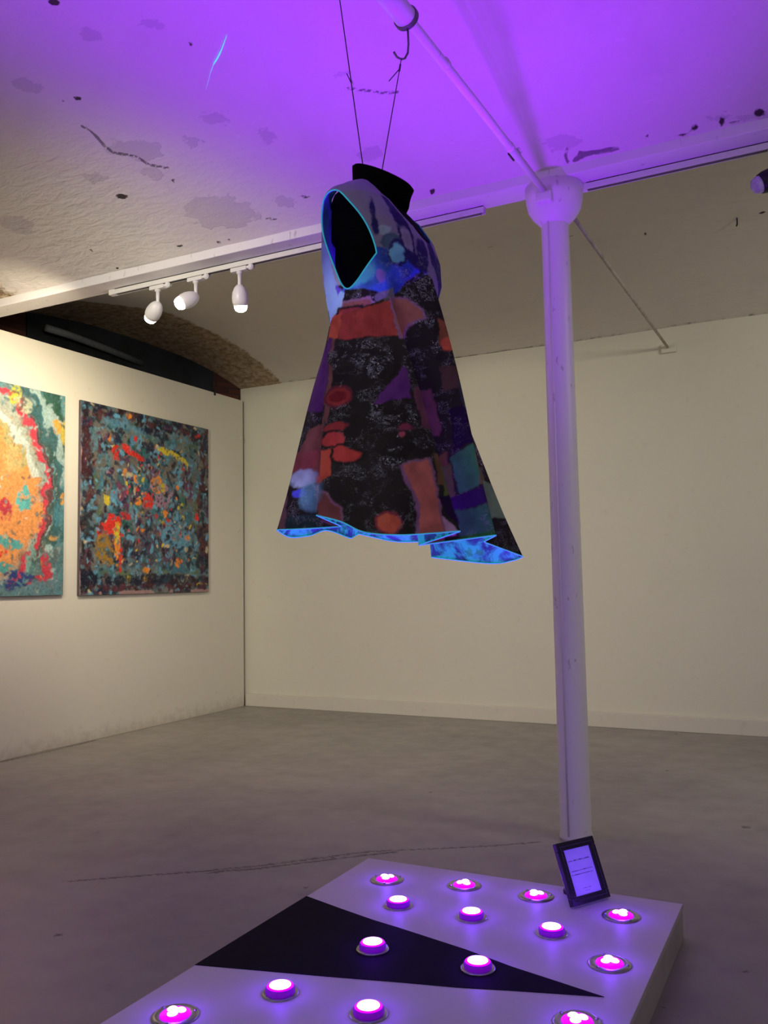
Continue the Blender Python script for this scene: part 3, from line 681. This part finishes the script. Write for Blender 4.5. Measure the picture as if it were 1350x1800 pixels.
# the print, laid out on the cloth in the side view of the dress: U across, Z up (metres)
def px2uz(x, y, v=None):
    if v is None:
        t = min(1, max(0, (y-540)/390)); v = (.12+.15*t)*max(.15, 1-((x-(650+60*t))/(110+110*t))**2)
        if y < 540: v = .16*max(.2, 1-((x-650)/140)**2)
    # straight-on measurement at distance v in front of the dress axis
    dx, dy = (x-675)/FPX, -(y-900)/FPX
    d = fwd + r2*dx + u2*dy
    wx, wy = -.456, .89
    t = (CX*wx+CY*wy - v)/(d.x*wx+d.y*wy)
    p = d*t
    return ((p.x-CX)*.89+(p.y-CY)*.456, p.z+EYE)
def print_paint(U, Z, shade_seed=0):
    dn = .016
    Uw = U+dn*(fbm(U*26, Z*26, 3, 4)-.5); Zw = Z+dn*(fbm(U*26, Z*26, 8, 4)-.5)
    Uw = Uw+.006*(fbm(U*110, Z*110, 13, 2)-.5); Zw = Zw+.006*(fbm(U*110, Z*110, 18, 2)-.5)
    D = lambda r, g, b, gain=2.3: np.clip(srgb(r, g, b)*gain*.85, 0, .9)
    col = np.ones(U.shape+(3,))*np.array([.036, .034, .032]); crk = np.ones(U.shape)*.45
    n = fbm(U*9, Z*9, 31, 3)
    col = col*(.5+n[..., None])
    g = .0035
    def fill(sd, c, al=1.0, ck=0.0, soft=g, outline=None, tex=.35):
        nonlocal col, crk
        if outline is not None:
            m = np.clip((.006-np.abs(sd))/g+.5, 0, 1)[..., None]; col = col*(1-m)+np.asarray(outline)*m
        m = np.clip(-sd/soft+.5, 0, 1)*al; t = 1-tex+2*tex*fbm(U*40, Z*30, int(abs(c[0]*1000)) % 97, 3)
        col = col*(1-m[..., None])+(np.asarray(c)*t[..., None])*m[..., None]; crk = crk*(1-m)+ck*m
    def P(pts, c, **kw):
        fill(poly_sd(Uw, Zw, [px2uz(*q) for q in pts]), c, **kw)
    def E(x, y, rx, ry, c, rot=0.0, **kw):
        u0, z0 = px2uz(x, y); u1, _ = px2uz(x+10, y); sx = (u1-u0)/10 if u1 > u0 else 1/654; sx = max(1/800, min(1/500, sx))
        p, q = (Uw-u0)/sx, -(Zw-z0)*660; cr, sr = math.cos(rot), math.sin(rot); a, b = p*cr+q*sr, -p*sr+q*cr
        fill((np.hypot(a/rx, b/ry)-1)*min(rx, ry)/660, c, **kw)
    lil = D(118, 114, 142, 2.0); lilac = lil; blue = D(44, 70, 165, 2.2); dkb = D(34, 30, 84, 2.2); cyan = D(96, 160, 205, 2.2)
    tan = D(140, 92, 80); red = D(150, 62, 58); org = D(182, 84, 62); pur = D(82, 42, 104); mau = D(96, 58, 76); viol = D(44, 26, 70); teal = D(52, 112, 76); pteal = D(108, 136, 108)
    blk = np.array([.033, .031, .030])
    # bodice
    P([(520, 300), (830, 300), (830, 600), (790, 606), (742, 484), (700, 512), (655, 505), (560, 500)], lilac, tex=.12)
    P([(646, 438), (700, 446), (726, 470), (742, 484), (690, 520), (598, 512), (604, 492), (634, 470)], blue, ck=.55, tex=.6)
    E(636, 480, 26, 16, D(60, 130, 190), rot=-.5, al=.7, ck=.5, soft=.01); E(668, 486, 9, 11, D(110, 80, 230), al=.9)
    E(687, 431, 20, 12, D(60, 80, 105), ck=.15); E(676, 410, 14, 10, D(140, 165, 180, 2.0), al=.8)
    E(698, 452, 12, 17, cyan, outline=dkb); P([(684, 444), (712, 444), (704, 466), (692, 466)], cyan)
    E(655, 372, 5, 20, dkb, ck=.3); E(658, 402, 6, 16, dkb, ck=.5); E(706, 394, 9, 40, dkb, rot=-.5, ck=.6); E(688, 358, 6, 26, dkb, rot=-.7, ck=.2)
    E(716, 432, 8, 26, D(128, 124, 150, 2.1), rot=-.25, outline=dkb); E(742, 450, 10, 26, dkb, rot=-.1, ck=.4); E(730, 466, 24, 12, dkb, rot=.6, ck=.4)
    E(762, 452, 7, 50, dkb, rot=-.2, ck=.3); E(780, 500, 12, 60, dkb, rot=-.1, ck=.3); E(784, 560, 9, 46, D(70, 50, 150), ck=.5)
    P([(560, 420), (572, 430), (590, 500), (604, 512), (602, 556), (580, 562), (570, 520)], D(112, 138, 232, 2.2), tex=.15); P([(586, 496), (598, 504), (592, 516)], D(80, 60, 170))
    # below the armhole
    P([(604, 504), (690, 520), (690, 545), (604, 552)], blk, ck=1.0); P([(604, 530), (650, 524), (656, 540), (640, 546), (604, 549)], tan, outline=D(150, 120, 140))
    P([(660, 520), (692, 505), (692, 530), (662, 540)], D(95, 95, 105), ck=1)
    P([(742, 484), (760, 505), (775, 545), (785, 600), (790, 640), (768, 640), (710, 548), (694, 528), (705, 510)], blk, ck=1.0)
    # skirt, upper
    P([(596, 548), (650, 545), (687, 534), (700, 598), (660, 600), (594, 602)], red, ck=.05, tex=.4, outline=blk)
    P([(584, 556), (602, 550), (592, 600), (574, 596)], org)
    P([(688, 527), (712, 540), (738, 560), (742, 570), (714, 578), (704, 600), (696, 570)], tan, outline=D(130, 90, 130))
    P([(574, 596), (583, 600), (570, 720), (530, 720), (548, 640)], pur, al=.9); P([(583, 598), (588, 600), (582, 720), (574, 760), (570, 740)], D(104, 70, 70))
    E(618, 626, 44, 22, blk, ck=1.5); E(664, 640, 30, 30, blk, ck=1.4)
    P([(765, 580), (784, 584), (788, 620), (770, 618)], D(118, 72, 52)); E(786, 620, 14, 12, org, al=.9); P([(772, 650), (800, 655), (805, 690), (780, 690)], D(70, 52, 50))
    E(788, 577, 6, 26, D(88, 60, 170), rot=-.2)
    E(596, 702, 19, 16, D(128, 46, 48), outline=D(90, 40, 50)); E(595, 702, 13, 10, D(112, 34, 42))
    P([(652, 716), (684, 676), (709, 650), (716, 660), (724, 702), (690, 706)], pur*1.15, outline=blk)
    P([(727, 686), (760, 684), (776, 742), (772, 762), (742, 752)], mau, outline=blk)
    E(700, 790, 34, 20, blk, rot=-.6, ck=1.8); E(690, 735, 48, 14, blk, ck=1.3); E(640, 720, 30, 10, blk, ck=1.1); E(714, 754, 14, 6, D(120, 50, 75), al=.8); E(706, 765, 5, 4, D(150, 70, 90))
    # red lobes on the near panel
    E(589, 757, 20, 9, D(130, 50, 52), outline=blk); E(587, 779, 19, 13, D(168, 62, 66), outline=blk); E(604, 803, 30, 13, D(176, 66, 62), rot=.1, outline=blk)
    P([(560, 800), (582, 796), (585, 822), (582, 838), (572, 845), (560, 858), (555, 880), (555, 830)], D(188, 78, 62), outline=blk); P([(557, 868), (572, 872), (600, 896), (600, 920), (555, 910)], D(104, 62, 62), outline=D(120, 80, 110))
    # tan panel
    P([(709, 816), (755, 810), (780, 925), (784, 945), (736, 945), (738, 885), (722, 850)], D(158, 92, 84), outline=D(120, 84, 110))
    fill(line_d(Uw, Zw, [px2uz(*q) for q in [(705, 818), (718, 850), (734, 884), (735, 935)]])-.004, D(118, 84, 120))
    E(682, 919, 21, 17, D(196, 88, 68), outline=D(120, 50, 60)); P([(780, 905), (812, 932), (785, 936)], D(160, 130, 160))
    P([(764, 800), (790, 790), (796, 850), (770, 850)], D(96, 72, 52)); P([(775, 815), (796, 810), (805, 868), (780, 868)], D(78, 88, 50)); P([(770, 870), (800, 866), (812, 920), (790, 905)], viol*.6)
    # left panel
    P([(540, 750), (570, 740), (565, 830), (505, 840), (520, 800)], D(112, 72, 68)); P([(520, 790), (560, 790), (556, 820), (510, 825)], D(128, 66, 72)); E(530, 838, 26, 16, D(118, 126, 168), soft=.008, ck=.5)
    E(524, 865, 15, 8, D(48, 48, 160)); E(545, 870, 22, 26, D(72, 110, 150), al=.7, soft=.012, ck=.9); P([(487, 905), (560, 900), (560, 960), (480, 960)], D(30, 48, 60), ck=.4); P([(487, 890), (500, 860), (498, 930), (484, 940)], D(96, 70, 80))
    # right side panels
    P([(795, 800), (832, 782), (848, 850), (812, 862)], teal); P([(832, 784), (845, 782), (856, 850), (846, 852)], D(100, 92, 66)); P([(800, 866), (850, 854), (858, 884), (806, 892)], viol)
    P([(808, 892), (858, 886), (874, 940), (820, 945)], teal*.8, ck=.3); P([(852, 842), (884, 846), (902, 905), (866, 904)], pteal); P([(790, 720), (830, 715), (845, 775), (800, 790)], viol*.5, ck=.2)
    E(856, 800, 16, 30, blk, ck=1.8, rot=-.2); E(818, 700, 14, 40, D(50, 54, 66), ck=1.2, rot=-.15)
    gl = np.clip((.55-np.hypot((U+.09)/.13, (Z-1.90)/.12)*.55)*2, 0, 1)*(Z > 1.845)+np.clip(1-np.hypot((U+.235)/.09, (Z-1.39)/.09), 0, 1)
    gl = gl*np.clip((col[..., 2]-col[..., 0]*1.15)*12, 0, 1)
    return np.clip(col, 0, .9), np.clip(crk, 0, 1.8), gl

form = empty('dress_form', (CX, CY, 1.8)); tag(form, 'black jersey mannequin torso hanging inside the dress', 'mannequin')
zs = np.concatenate([np.linspace(1.80, 2.14, 30), np.linspace(2.15, 2.178, 5)]); ph = np.linspace(0, 2*PI, 72, endpoint=False)
rows = []
for z in zs:
    rows.append(tpoint(ph, z, (-.020 if z < 2.06 else -.013) if z < 2.16 else -.012, -.034 if z < 2.15 else -.024)+np.array([.013 if z < 2.06 else .006, 0, 0]))
NKc = np.array([-.004, 0.0])
top = rows[-1]
for t in np.linspace(.12, 1, 16):
    z = 2.168+(.093)*t
    rr = .082-.003*math.sin(PI*min(1, t*1.05))+.004*t
    cxn = .006+.012*t
    ring = np.stack([cxn+rr*np.cos(ph), -rr*.92*np.sin(ph), z-(.50*t)*(rr*np.cos(ph)) + 0*ph], -1)
    bl = min(1, t/.2); ring = top*(1-bl)**2*1.0+ring*(1-(1-bl)**2) if t < .2 else ring
    rows.append(ring)
last = rows[-1]; cen = last.mean(0)
for s_, dz in ((.93, .006), (.6, .009), (.02, .010)):
    q = cen+(last-cen)*s_; q[:, 2] += dz; rows.append(q)
Pn = np.array(rows); Pn[..., 2] -= 1.8
grid_mesh('torso', Pn, M_black, form, closed=True)

dress = empty('patterned_dress', (CX, CY, 1.8)); tag(dress, 'sleeveless printed dress with a pleated flared skirt, hung in mid air', 'dress')
# --- bodice: full torso shell, then armholes and neckline opened along their curves
ARM = [(-0.0168, 2.158), (0.0181, 2.1202), (0.0489, 2.0761), (0.0677, 2.032), (0.0767, 1.9902), (0.0716, 1.9779), (0.0408, 1.9459), (0.0148, 1.9219), (-0.011, 1.9086), (-0.0305, 1.9244), (-0.0501, 1.9772), (-0.0699, 2.0311), (-0.0849, 2.0754), (-0.0880, 2.1117), (-0.0768, 2.1450), (-0.0524, 2.163)]
def smooth_closed(p, n=160):
    p = np.array(p); k_ = len(p); out = []
    for i in range(k_):
        a, b, c, d = p[i-1], p[i], p[(i+1) % k_], p[(i+2) % k_]
        for t in np.linspace(0, 1, n//k_, endpoint=False):
            out.append(.5*((2*b)+(-a+c)*t+(2*a-5*b+4*c-d)*t*t+(-a+3*b-3*c+d)*t**3))
    return np.array(out)
armc = smooth_closed(ARM)
def neck_poly(front):
    zb = 2.055 if front else 2.165; H_ = 2.19-zb
    pts = [(-.098*math.cos(a) if abs(a-PI/2) > 1e-9 else 0, zb+H_*(1-math.sin(a)**1.0)) for a in np.linspace(0, PI, 60)]
    # pts run from -w at the shoulder, down to the bottom of the scoop, to +w
    return np.array([(x*1.0, z) for x, z in pts])
NF, NB = neck_poly(True), neck_poly(False)
nphi, nz = 420, 190
zz = np.concatenate([np.linspace(1.77, 2.14, 130), np.linspace(2.142, 2.222, 60)])
ph = np.linspace(0, 2*PI, nphi, endpoint=False)
Pb = np.array([tpoint(ph, z) for z in zz])
flat = Pb.reshape(-1, 3)
in_arm = poly_sd(flat[:, 0], flat[:, 2], armc) < 0
closedNF = np.vstack([NF, [(.098, 2.6), (-.098, 2.6)]]); closedNB = np.vstack([NB, [(.098, 2.6), (-.098, 2.6)]])
front = flat[:, 0] > -.015
in_neck = np.where(front, poly_sd(flat[:, 1], flat[:, 2], closedNF) < 0, poly_sd(flat[:, 1], flat[:, 2], closedNB) < 0)
inside = in_arm | in_neck
idx = np.arange(len(flat)).reshape(len(zz), nphi); nx_ = np.roll(idx, -1, 1)
F = np.stack([idx[:-1].ravel(), nx_[:-1].ravel(), nx_[1:].ravel(), idx[1:].ravel()], 1)
cnt = inside[F].sum(1); keep = cnt <= 1
Fk = F[keep]
# boundary vertices of the openings are pulled onto the curves
usedv = np.zeros(len(flat), bool); usedv[Fk.ravel()] = True
rem = np.zeros(len(flat), bool); rem[F[~keep].ravel()] = True
bd = usedv & rem
armd = poly_sd(flat[:, 0], flat[:, 2], armc)
def nearest(curve, p):
    a = curve; b = np.roll(curve, -1, 0); e = b-a
    t = np.clip(((p-a)*e).sum(1)/(e*e).sum(1), 0, 1); q = a+e*t[:, None]; d = np.hypot(*(q-p).T); return q[d.argmin()]
for i in np.where(bd)[0]:
    p = flat[i]
    if abs(armd[i]) < .02 and abs(p[1]) > .11:
        q = nearest(armc, p[[0, 2]]); flat[i, 0], flat[i, 2] = q
    else:
        cv = closedNF if p[0] > -.015 else closedNB
        q = nearest(cv, p[[1, 2]]); flat[i, 1] = q[0]
        if abs(q[1]-p[2]) < .012: flat[i, 2] = q[1]
U = flat[:, 0]*RH[0]+flat[:, 1]*RH[1]; colr, ck, gl = print_paint(U, flat[:, 2])
remap = -np.ones(len(flat), int); ui = np.unique(Fk); remap[ui] = np.arange(len(ui))
vv = flat[ui].copy(); vv[:, 2] -= 1.8
me = bpy.data.meshes.new('bodice'); me.from_pydata(vv.tolist(), [], remap[Fk][:, ::-1].tolist()); me.update()
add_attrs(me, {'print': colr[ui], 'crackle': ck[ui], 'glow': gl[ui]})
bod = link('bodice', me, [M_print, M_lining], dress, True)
sd_ = bod.modifiers.new('thickness', 'SOLIDIFY'); sd_.thickness = .003; sd_.offset = -1; sd_.material_offset = 1; sd_.material_offset_rim = 1
def side_y(x, z):
    a, b, cx = tparam(z); return b*(max(0, 1-abs((x-cx)/a)**EXP))**(1/EXP)
for sgn, lb in ((-1, None), (1, None)):
    bm = bmesh.new(); add_tube(bm, [(x, sgn*side_y(x, z)*1.002, z-1.8) for x, z in armc], .0019, 6, closed=True)
    frombm('armhole_binding', bm, M_trim, dress, smooth=True)['label'] = 'glowing pale blue armhole edge'

# --- skirt
HEM = [(-0.2912, -0.02, 1.2955), (-0.1994, 0.06, 1.2921), (-0.108, 0.055, 1.2967), (-0.1658, 0.2, 1.3166), (-0.1007, 0.25, 1.2951), (-0.046, 0.27, 1.2684), (0.0349, 0.27, 1.2602), (0.1177, 0.24, 1.2645), (0.1922, 0.19, 1.2716), (0.0894, 0.05, 1.2438), (0.2921, 0.1, 1.2648), (0.2635, 0.04, 1.2505), (0.3818, -0.05, 1.212), (0.3607, -0.12, 1.2032), (0.3012, -0.16, 1.1971), (0.135, -0.18, 1.2185), (0.2122, -0.25, 1.2546), (0.1822, -0.3, 1.2711), (0.0448, -0.33, 1.2714), (-0.076, -0.3, 1.2964), (-0.0941, -0.18, 1.2769), (-0.1642, -0.2, 1.3024), (-0.2091, -0.14, 1.285), (-0.2593, -0.08, 1.278)]
SH = {0, 2, 3, 8, 9, 10, 11, 12, 15, 16, 19, 20, 22}
TH = [180, 163, 150, 149, 135, 122, 108, 95, 82, 84, 40, 38, 2, -12, -30, -52, -62, -75, -100, -122, -130, -145, -158, -170]
ZW = [1.832, 1.836, 1.84, 1.842, 1.845, 1.848, 1.852, 1.862, 1.877, 1.877, 1.955, 1.94, 1.81, 1.815, 1.82, 1.82, 1.82, 1.82, 1.82, 1.82, 1.82, 1.82, 1.825, 1.83]
OF = [.003, .003, -.003, .007, .008, .008, .009, .010, .013, -.004, .012, -.002, .004, .003, .003, .001, .002, .004, .004, .003, .001, .003, .003, .003]
n = len(HEM); hp, th, zw, of = [], [], [], []
HEMa = np.array(HEM)
for i in range(n):
    j = (i+1) % n; p0, p1 = HEMa[i], HEMa[j]
    a = HEMa[i-1] if i not in SH else 2*p0-p1; d = HEMa[(i+2) % n] if j not in SH else 2*p1-p0
    m = max(4, int(np.linalg.norm(p1-p0)/.0035)); t1 = TH[i]; t2 = TH[j] if TH[j] <= TH[i]+30 else TH[j]-360
    for t in np.linspace(0, 1, m, endpoint=False):
        hp.append(.5*((2*p0)+(-a+p1)*t+(2*a-5*p0+4*p1-d)*t*t+(-a+3*p0-3*p1+d)*t**3))
        th.append(t1+(t2-t1)*t); zw.append(ZW[i]+(ZW[j]-ZW[i])*t); of.append(OF[i]+(OF[j]-OF[i])*t)
hp, th, zw, of = map(np.array, (hp, th, zw, of))
# light rounding of the fold corners
hs = hp.copy()
for _ in range(3): hs = (np.roll(hs, 1, 0)+2*hs+np.roll(hs, -1, 0))/4
for _ in range(4): zw = (np.roll(zw, 1)+zw*2+np.roll(zw, -1))/4; of = (np.roll(of, 1)+of*2+np.roll(of, -1))/4
wp = []
for t, z, o in zip(np.radians(th), zw, of):
    u_, v_ = math.cos(t), math.sin(t)
    dx, dy = u_*RH[0]+v_*VH[0], u_*RH[1]+v_*VH[1]   # world direction of that bearing
    phi = math.atan2(-dy, dx); q = tpoint(np.array([phi]), z, o)[0]; wp.append(q)
wp = np.array(wp)
hx = hs[:, 0]*RH[0]+hs[:, 1]*VH[0]; hy = hs[:, 0]*RH[1]+hs[:, 1]*VH[1]
hw = np.stack([hx, hy, hs[:, 2]], -1)
NR = 190; rows = []
tang = np.roll(hw, -1, 0)-np.roll(hw, 1, 0); nrm = np.stack([tang[:, 1], -tang[:, 0], 0*tang[:, 0]], -1); nrm /= np.linalg.norm(nrm, axis=1)[:, None]+1e-9
for s_ in np.linspace(0, 1, NR):
    p = wp*(1-s_)+hw*s_
    bow = .012*math.sin(PI*min(1, s_*1.2))*(1-s_)
    rad = p[:, :2]/(np.linalg.norm(p[:, :2], axis=1)[:, None]+1e-9)
    p[:, :2] += rad*bow
    w_ = .006*s_*(fbm(np.arange(len(p))*.012+3, np.full(len(p), s_*1.5), 12, 2)-.5)*2
    p = p+nrm*w_[:, None]
    rows.append(p)
Ps = np.array(rows)
U = Ps[..., 0]*RH[0]+Ps[..., 1]*RH[1]; colr, ck, gl = print_paint(U, Ps[..., 2])
Pl = Ps.copy(); Pl[..., 2] -= 1.8
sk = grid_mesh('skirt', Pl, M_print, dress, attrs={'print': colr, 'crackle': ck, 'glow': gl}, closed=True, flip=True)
bm = bmesh.new(); add_tube(bm, [Vector(p)+Vector((0, 0, -.0005)) for p in Pl[-1][::2]], .0019, 6, closed=True)
frombm('hem_binding', bm, M_trim, dress, smooth=True)['label'] = 'glowing blue hem edge'

# ------------------------------------------------------------------ plinth with the lamps
TP = .106; QX0, QX1, QY0, QY1 = -1.612, -.472, 1.15, 2.976
pl = empty('plinth', ((QX0+QX1)/2, (QY0+QY1)/2, 0)); ox, oy = pl.location.x, pl.location.y
tag(pl, 'low white plinth with a black painted wedge, set with glowing violet lamps', 'plinth')
bm = bmesh.new(); add_box(bm, (QX0-ox, QY0-oy, TP-.018), (QX1-ox, QY1-oy, TP), .0015); frombm('top_board', bm, M_board_white, pl)
bm = bmesh.new(); add_box(bm, (QX0-ox+.002, QY0-oy+.002, 0), (QX1-ox-.002, QY1-oy-.002, TP-.018), .001); frombm('side_frame', bm, M_board_side, pl)
WEDGE = [(-1.612, 2.5359), (-1.4487, 2.4858), (-1.3101, 2.446), (-1.2159, 2.4258), (-1.1304, 2.4045), (-0.9702, 2.3645), (-0.8185, 2.3145), (-0.6837, 2.2813), (-0.5557, 2.2488), (-0.7742, 2.184), (-0.9124, 2.1404), (-1.0578, 2.1046), (-1.2452, 2.0539), (-1.4386, 2.0056), (-1.612, 1.9618)]
ed = [(x-ox, y-oy) for x, y in WEDGE]
vs = [(x, y, TP+.0015) for x, y in ed]+[(x, y, TP-.001) for x, y in ed]; nn = len(ed)
mesh('black_wedge', vs, [tuple(range(nn))]+[(i, i+nn, (i+1) % nn+nn, (i+1) % nn) for i in range(nn)], M_board_black, pl)['label'] = 'flat black painted wedge'

def led_puck():
    t = empty('puck_lamp')
    bm = bmesh.new(); add_lathe(bm, [(.047, 0), (.047, .002), (.042, .004), (.036, .004)], 40); frombm('base_ring', bm, M_chrome, t, smooth=True)
    seg = 48; prof = [(.037, .004), (.0375, .007), (.0375, .014), (.035, .0185), (.030, .0195)]
    bm = bmesh.new(); rings = []
    for r, z in prof:
        rings.append([bm.verts.new(((r+(.0012 if kk % 2 else 0)*(z < .016))*math.cos(2*PI*kk/seg), (r+(.0012 if kk % 2 else 0)*(z < .016))*math.sin(2*PI*kk/seg), z)) for kk in range(seg)])
    for A, B in zip(rings[:-1], rings[1:]):
        for kk in range(seg): bm.faces.new((A[kk], A[(kk+1) % seg], B[(kk+1) % seg], B[kk]))
    frombm('ribbed_body', bm, M_ledside, t, smooth=True)
    bm = bmesh.new(); add_lathe(bm, [(.0352, .0178), (.033, .0205), (.028, .021)], 40); frombm('lens_ring', bm, M_ledrim, t, smooth=True)
    bm = bmesh.new(); add_lathe(bm, [(.0285, .0200), (.027, .0225), (.018, .025), (.002, .026)], 36); frombm('glowing_lens', bm, M_ledcore, t, smooth=True)
    return t
def led_flush(rot):
    t = empty('downlight', rot=(0, 0, rot))
    bm = bmesh.new(); add_lathe(bm, [(.058, 0), (.057, .003), (.050, .006), (.040, .005), (.036, .003)], 44, capt=False); frombm('chrome_rim', bm, M_chrome, t, smooth=True)
    for a in (0.5, 2.6, 4.7):
        bm = bmesh.new(); add_lathe(bm, [(.003, .004), (.005, .006), (.003, .008)], 10, c=(.049*math.cos(a), .049*math.sin(a), 0))
        frombm('rim_screw', bm, M_chrome, t)
    bm = bmesh.new(); add_lathe(bm, [(.038, .003), (.037, .006), (.030, .010), (.015, .013), (.002, .014)], 36); frombm('lens', bm, M_ledrim, t, smooth=True)
    for q in range(3):
        a = 2*PI*q/3+.4; bm = bmesh.new()
        add_lathe(bm, [(.0135, .008), (.0135, .0125), (.010, .0155), (.001, .0165)], 20, c=(.0125*math.cos(a), .0125*math.sin(a), 0)); frombm('led', bm, M_ledcore, t, smooth=True)
    return t
def copy_tree(o):
    c = o.copy(); COL.objects.link(c)
    for ch in list(o.children):
        d = ch.copy(); COL.objects.link(d); d.parent = c
    return c
PUCKS = [(-1.295, 2.587, 'raised violet puck lamp on the white top just above the black wedge'), (-1.044, 2.592, 'raised violet puck lamp, middle of its row of three behind the wedge'), (-.785, 2.576, 'raised violet puck lamp in front of the framed card'),
         (-1.214, 2.257, 'raised violet puck lamp on the broad part of the black wedge'), (-.898, 2.266, 'raised violet puck lamp near the narrow end of the black wedge'),
         (-1.305, 1.924, 'raised violet puck lamp on the near white part, left of the other'), (-1.049, 1.924, 'raised violet puck lamp at the bottom edge of the photo, below the wedge')]
FLUSH = [(-1.438, 2.787, .3, 'flush chrome rimmed violet lamp in the far left corner of the plinth'), (-1.170, 2.845, 1.2, 'flush chrome rimmed violet lamp, second along the far edge'), (-.917, 2.847, 2.0, 'flush chrome rimmed violet lamp left of the framed card'),
         (-.628, 2.791, .8, 'flush chrome rimmed violet lamp in the far right corner, right of the framed card'), (-.585, 2.441, 1.6, 'flush chrome rimmed violet lamp at the right edge above the wedge tip'),
         (-.584, 2.097, .1, 'flush chrome rimmed violet lamp cut by the bottom edge, lower right'), (-1.472, 1.718, 2.4, 'flush chrome rimmed violet lamp at the bottom left corner')]
pp = None
def glow(x, y, z):
    lamp('uv_beam', 'SPOT', (x, y, z+.004), UV_SPOT, UV_COL, aim=(x-.42, y+.05, 5), spot_size=math.radians(71), spot_blend=1.0, shadow_soft_size=.02)
    lamp('uv_scatter', 'POINT', (x, y, z+.022), UV_POINT, (.16, .015, 1.0), shadow_soft_size=.012)
for x, y, lb in PUCKS:
    if pp is None: pp = led_puck(); o = pp
    else: o = copy_tree(pp)
    o.location = (x, y, TP+(.0015 if abs(y-2.26) < .02 else 0)); tag(o, lb, 'lamp', 'raised violet puck lamps'); glow(x, y, TP+.028)
pf = None
for x, y, r, lb in FLUSH:
    if pf is None: pf = led_flush(r); o = pf
    else: o = copy_tree(pf)
    o.rotation_euler = (0, 0, r); o.location = (x, y, TP); tag(o, lb, 'lamp', 'flush chrome rimmed lamps'); glow(x, y, TP+.022)

# framed card leaning back on its strut
psi, FW_, FH, lean = 1.0232, .1652, .192, .3929
B = Vector((-.7742, 2.7830, TP+.0082)); e = Vector((math.cos(psi), math.sin(psi), 0)); nn = Vector((e.y, -e.x, 0))
upf = Vector((0, 0, math.cos(lean)))-nn*math.sin(lean); nf = e.cross(upf)
fr = empty('picture_frame'); 
mw = Matrix.Identity(4)
for i in range(3): mw[i][0] = e[i]; mw[i][1] = upf[i]; mw[i][2] = nf[i]; mw[i][3] = B[i]
fr.matrix_world = mw
tag(fr, 'small dark beaded picture frame with a glowing card, leaning on the plinth below the column', 'picture frame')
b_ = .026; zf = .0
bm = bmesh.new()
for lo, hi in (((0, 0), (FW_, b_)), ((0, FH-b_), (FW_, FH)), ((0, b_), (b_, FH-b_)), ((FW_-b_, b_), (FW_, FH-b_))):
    add_box(bm, (lo[0], lo[1], -.018), (hi[0], hi[1], zf), .0025)
add_box(bm, (.004, .004, -.020), (FW_-.004, FH-.004, -.012))
frombm('frame_moulding', bm, M_frame if 'M_frame' in globals() else simple('frame_black', (.018, .014, .03), .38, spec=.5), fr)
bm = bmesh.new(); c_ = .0135
ring = [(c_+i*(FW_-2*c_)/24, c_) for i in range(24)]+[(FW_-c_, c_+i*(FH-2*c_)/28) for i in range(28)]+[(FW_-c_-i*(FW_-2*c_)/24, FH-c_) for i in range(24)]+[(c_, FH-c_-i*(FH-2*c_)/28) for i in range(28)]
for x, y in ring: bmesh.ops.create_icosphere(bm, subdivisions=1, radius=.0024, matrix=Matrix.Translation((x, y, .0005)))
frombm('beading', bm, simple('bead_bronze', (.07, .06, .10), .35, .3), fr)
bm = bmesh.new(); add_box(bm, (b_-.001, b_-.001, -.011), (FW_-b_+.001, FH-b_+.001, -.006)); M_card = simple('card_violet_glow', (.62, .56, .85), .6, noise=(20, .1)); M_card.node_tree.nodes['Principled BSDF'].inputs['Emission Color'].default_value = (.10, .03, 1.0, 1); M_card.node_tree.nodes['Principled BSDF'].inputs['Emission Strength'].default_value = .38; card = frombm('card', bm, M_card, fr)  # violet lamp glow put into the card's colour and emission
M_ink = simple('ink', (.06, .04, .10), .7)
def tick_line(x0, x1, y, h_, seed):
    bm = bmesh.new(); rs = random.Random(seed); x = x0
    while x < x1:
        w_ = rs.uniform(.0008, .0018); hh = h_*rs.choice((.6, .6, 1)); add_box(bm, (x, y, -.0060), (min(x+w_, x1), y+hh, -.0057)); x += w_+rs.choice((.0005, .0006, .002))
    frombm('printed_line', bm, M_ink, card)
tick_line(.036, .128, .129, .0040, 1); tick_line(.036, .130, .098, .0028, 2); tick_line(.036, .126, .087, .0028, 3); tick_line(.066, .100, .044, .0024, 4); tick_line(.074, .092, .036, .0016, 5)
# strut from the back of the frame down to the plinth
topp = Vector((FW_/2, FH*.62, -.019)); wtop = mw @ topp; wbot = Vector((wtop.x, wtop.y, TP+.003))-nn*.055
inv = mw.inverted(); bm = bmesh.new(); add_tube(bm, [topp, inv @ wbot], [.010, .014], 6)
frombm('easel_strut', bm, M_blackpl, fr)
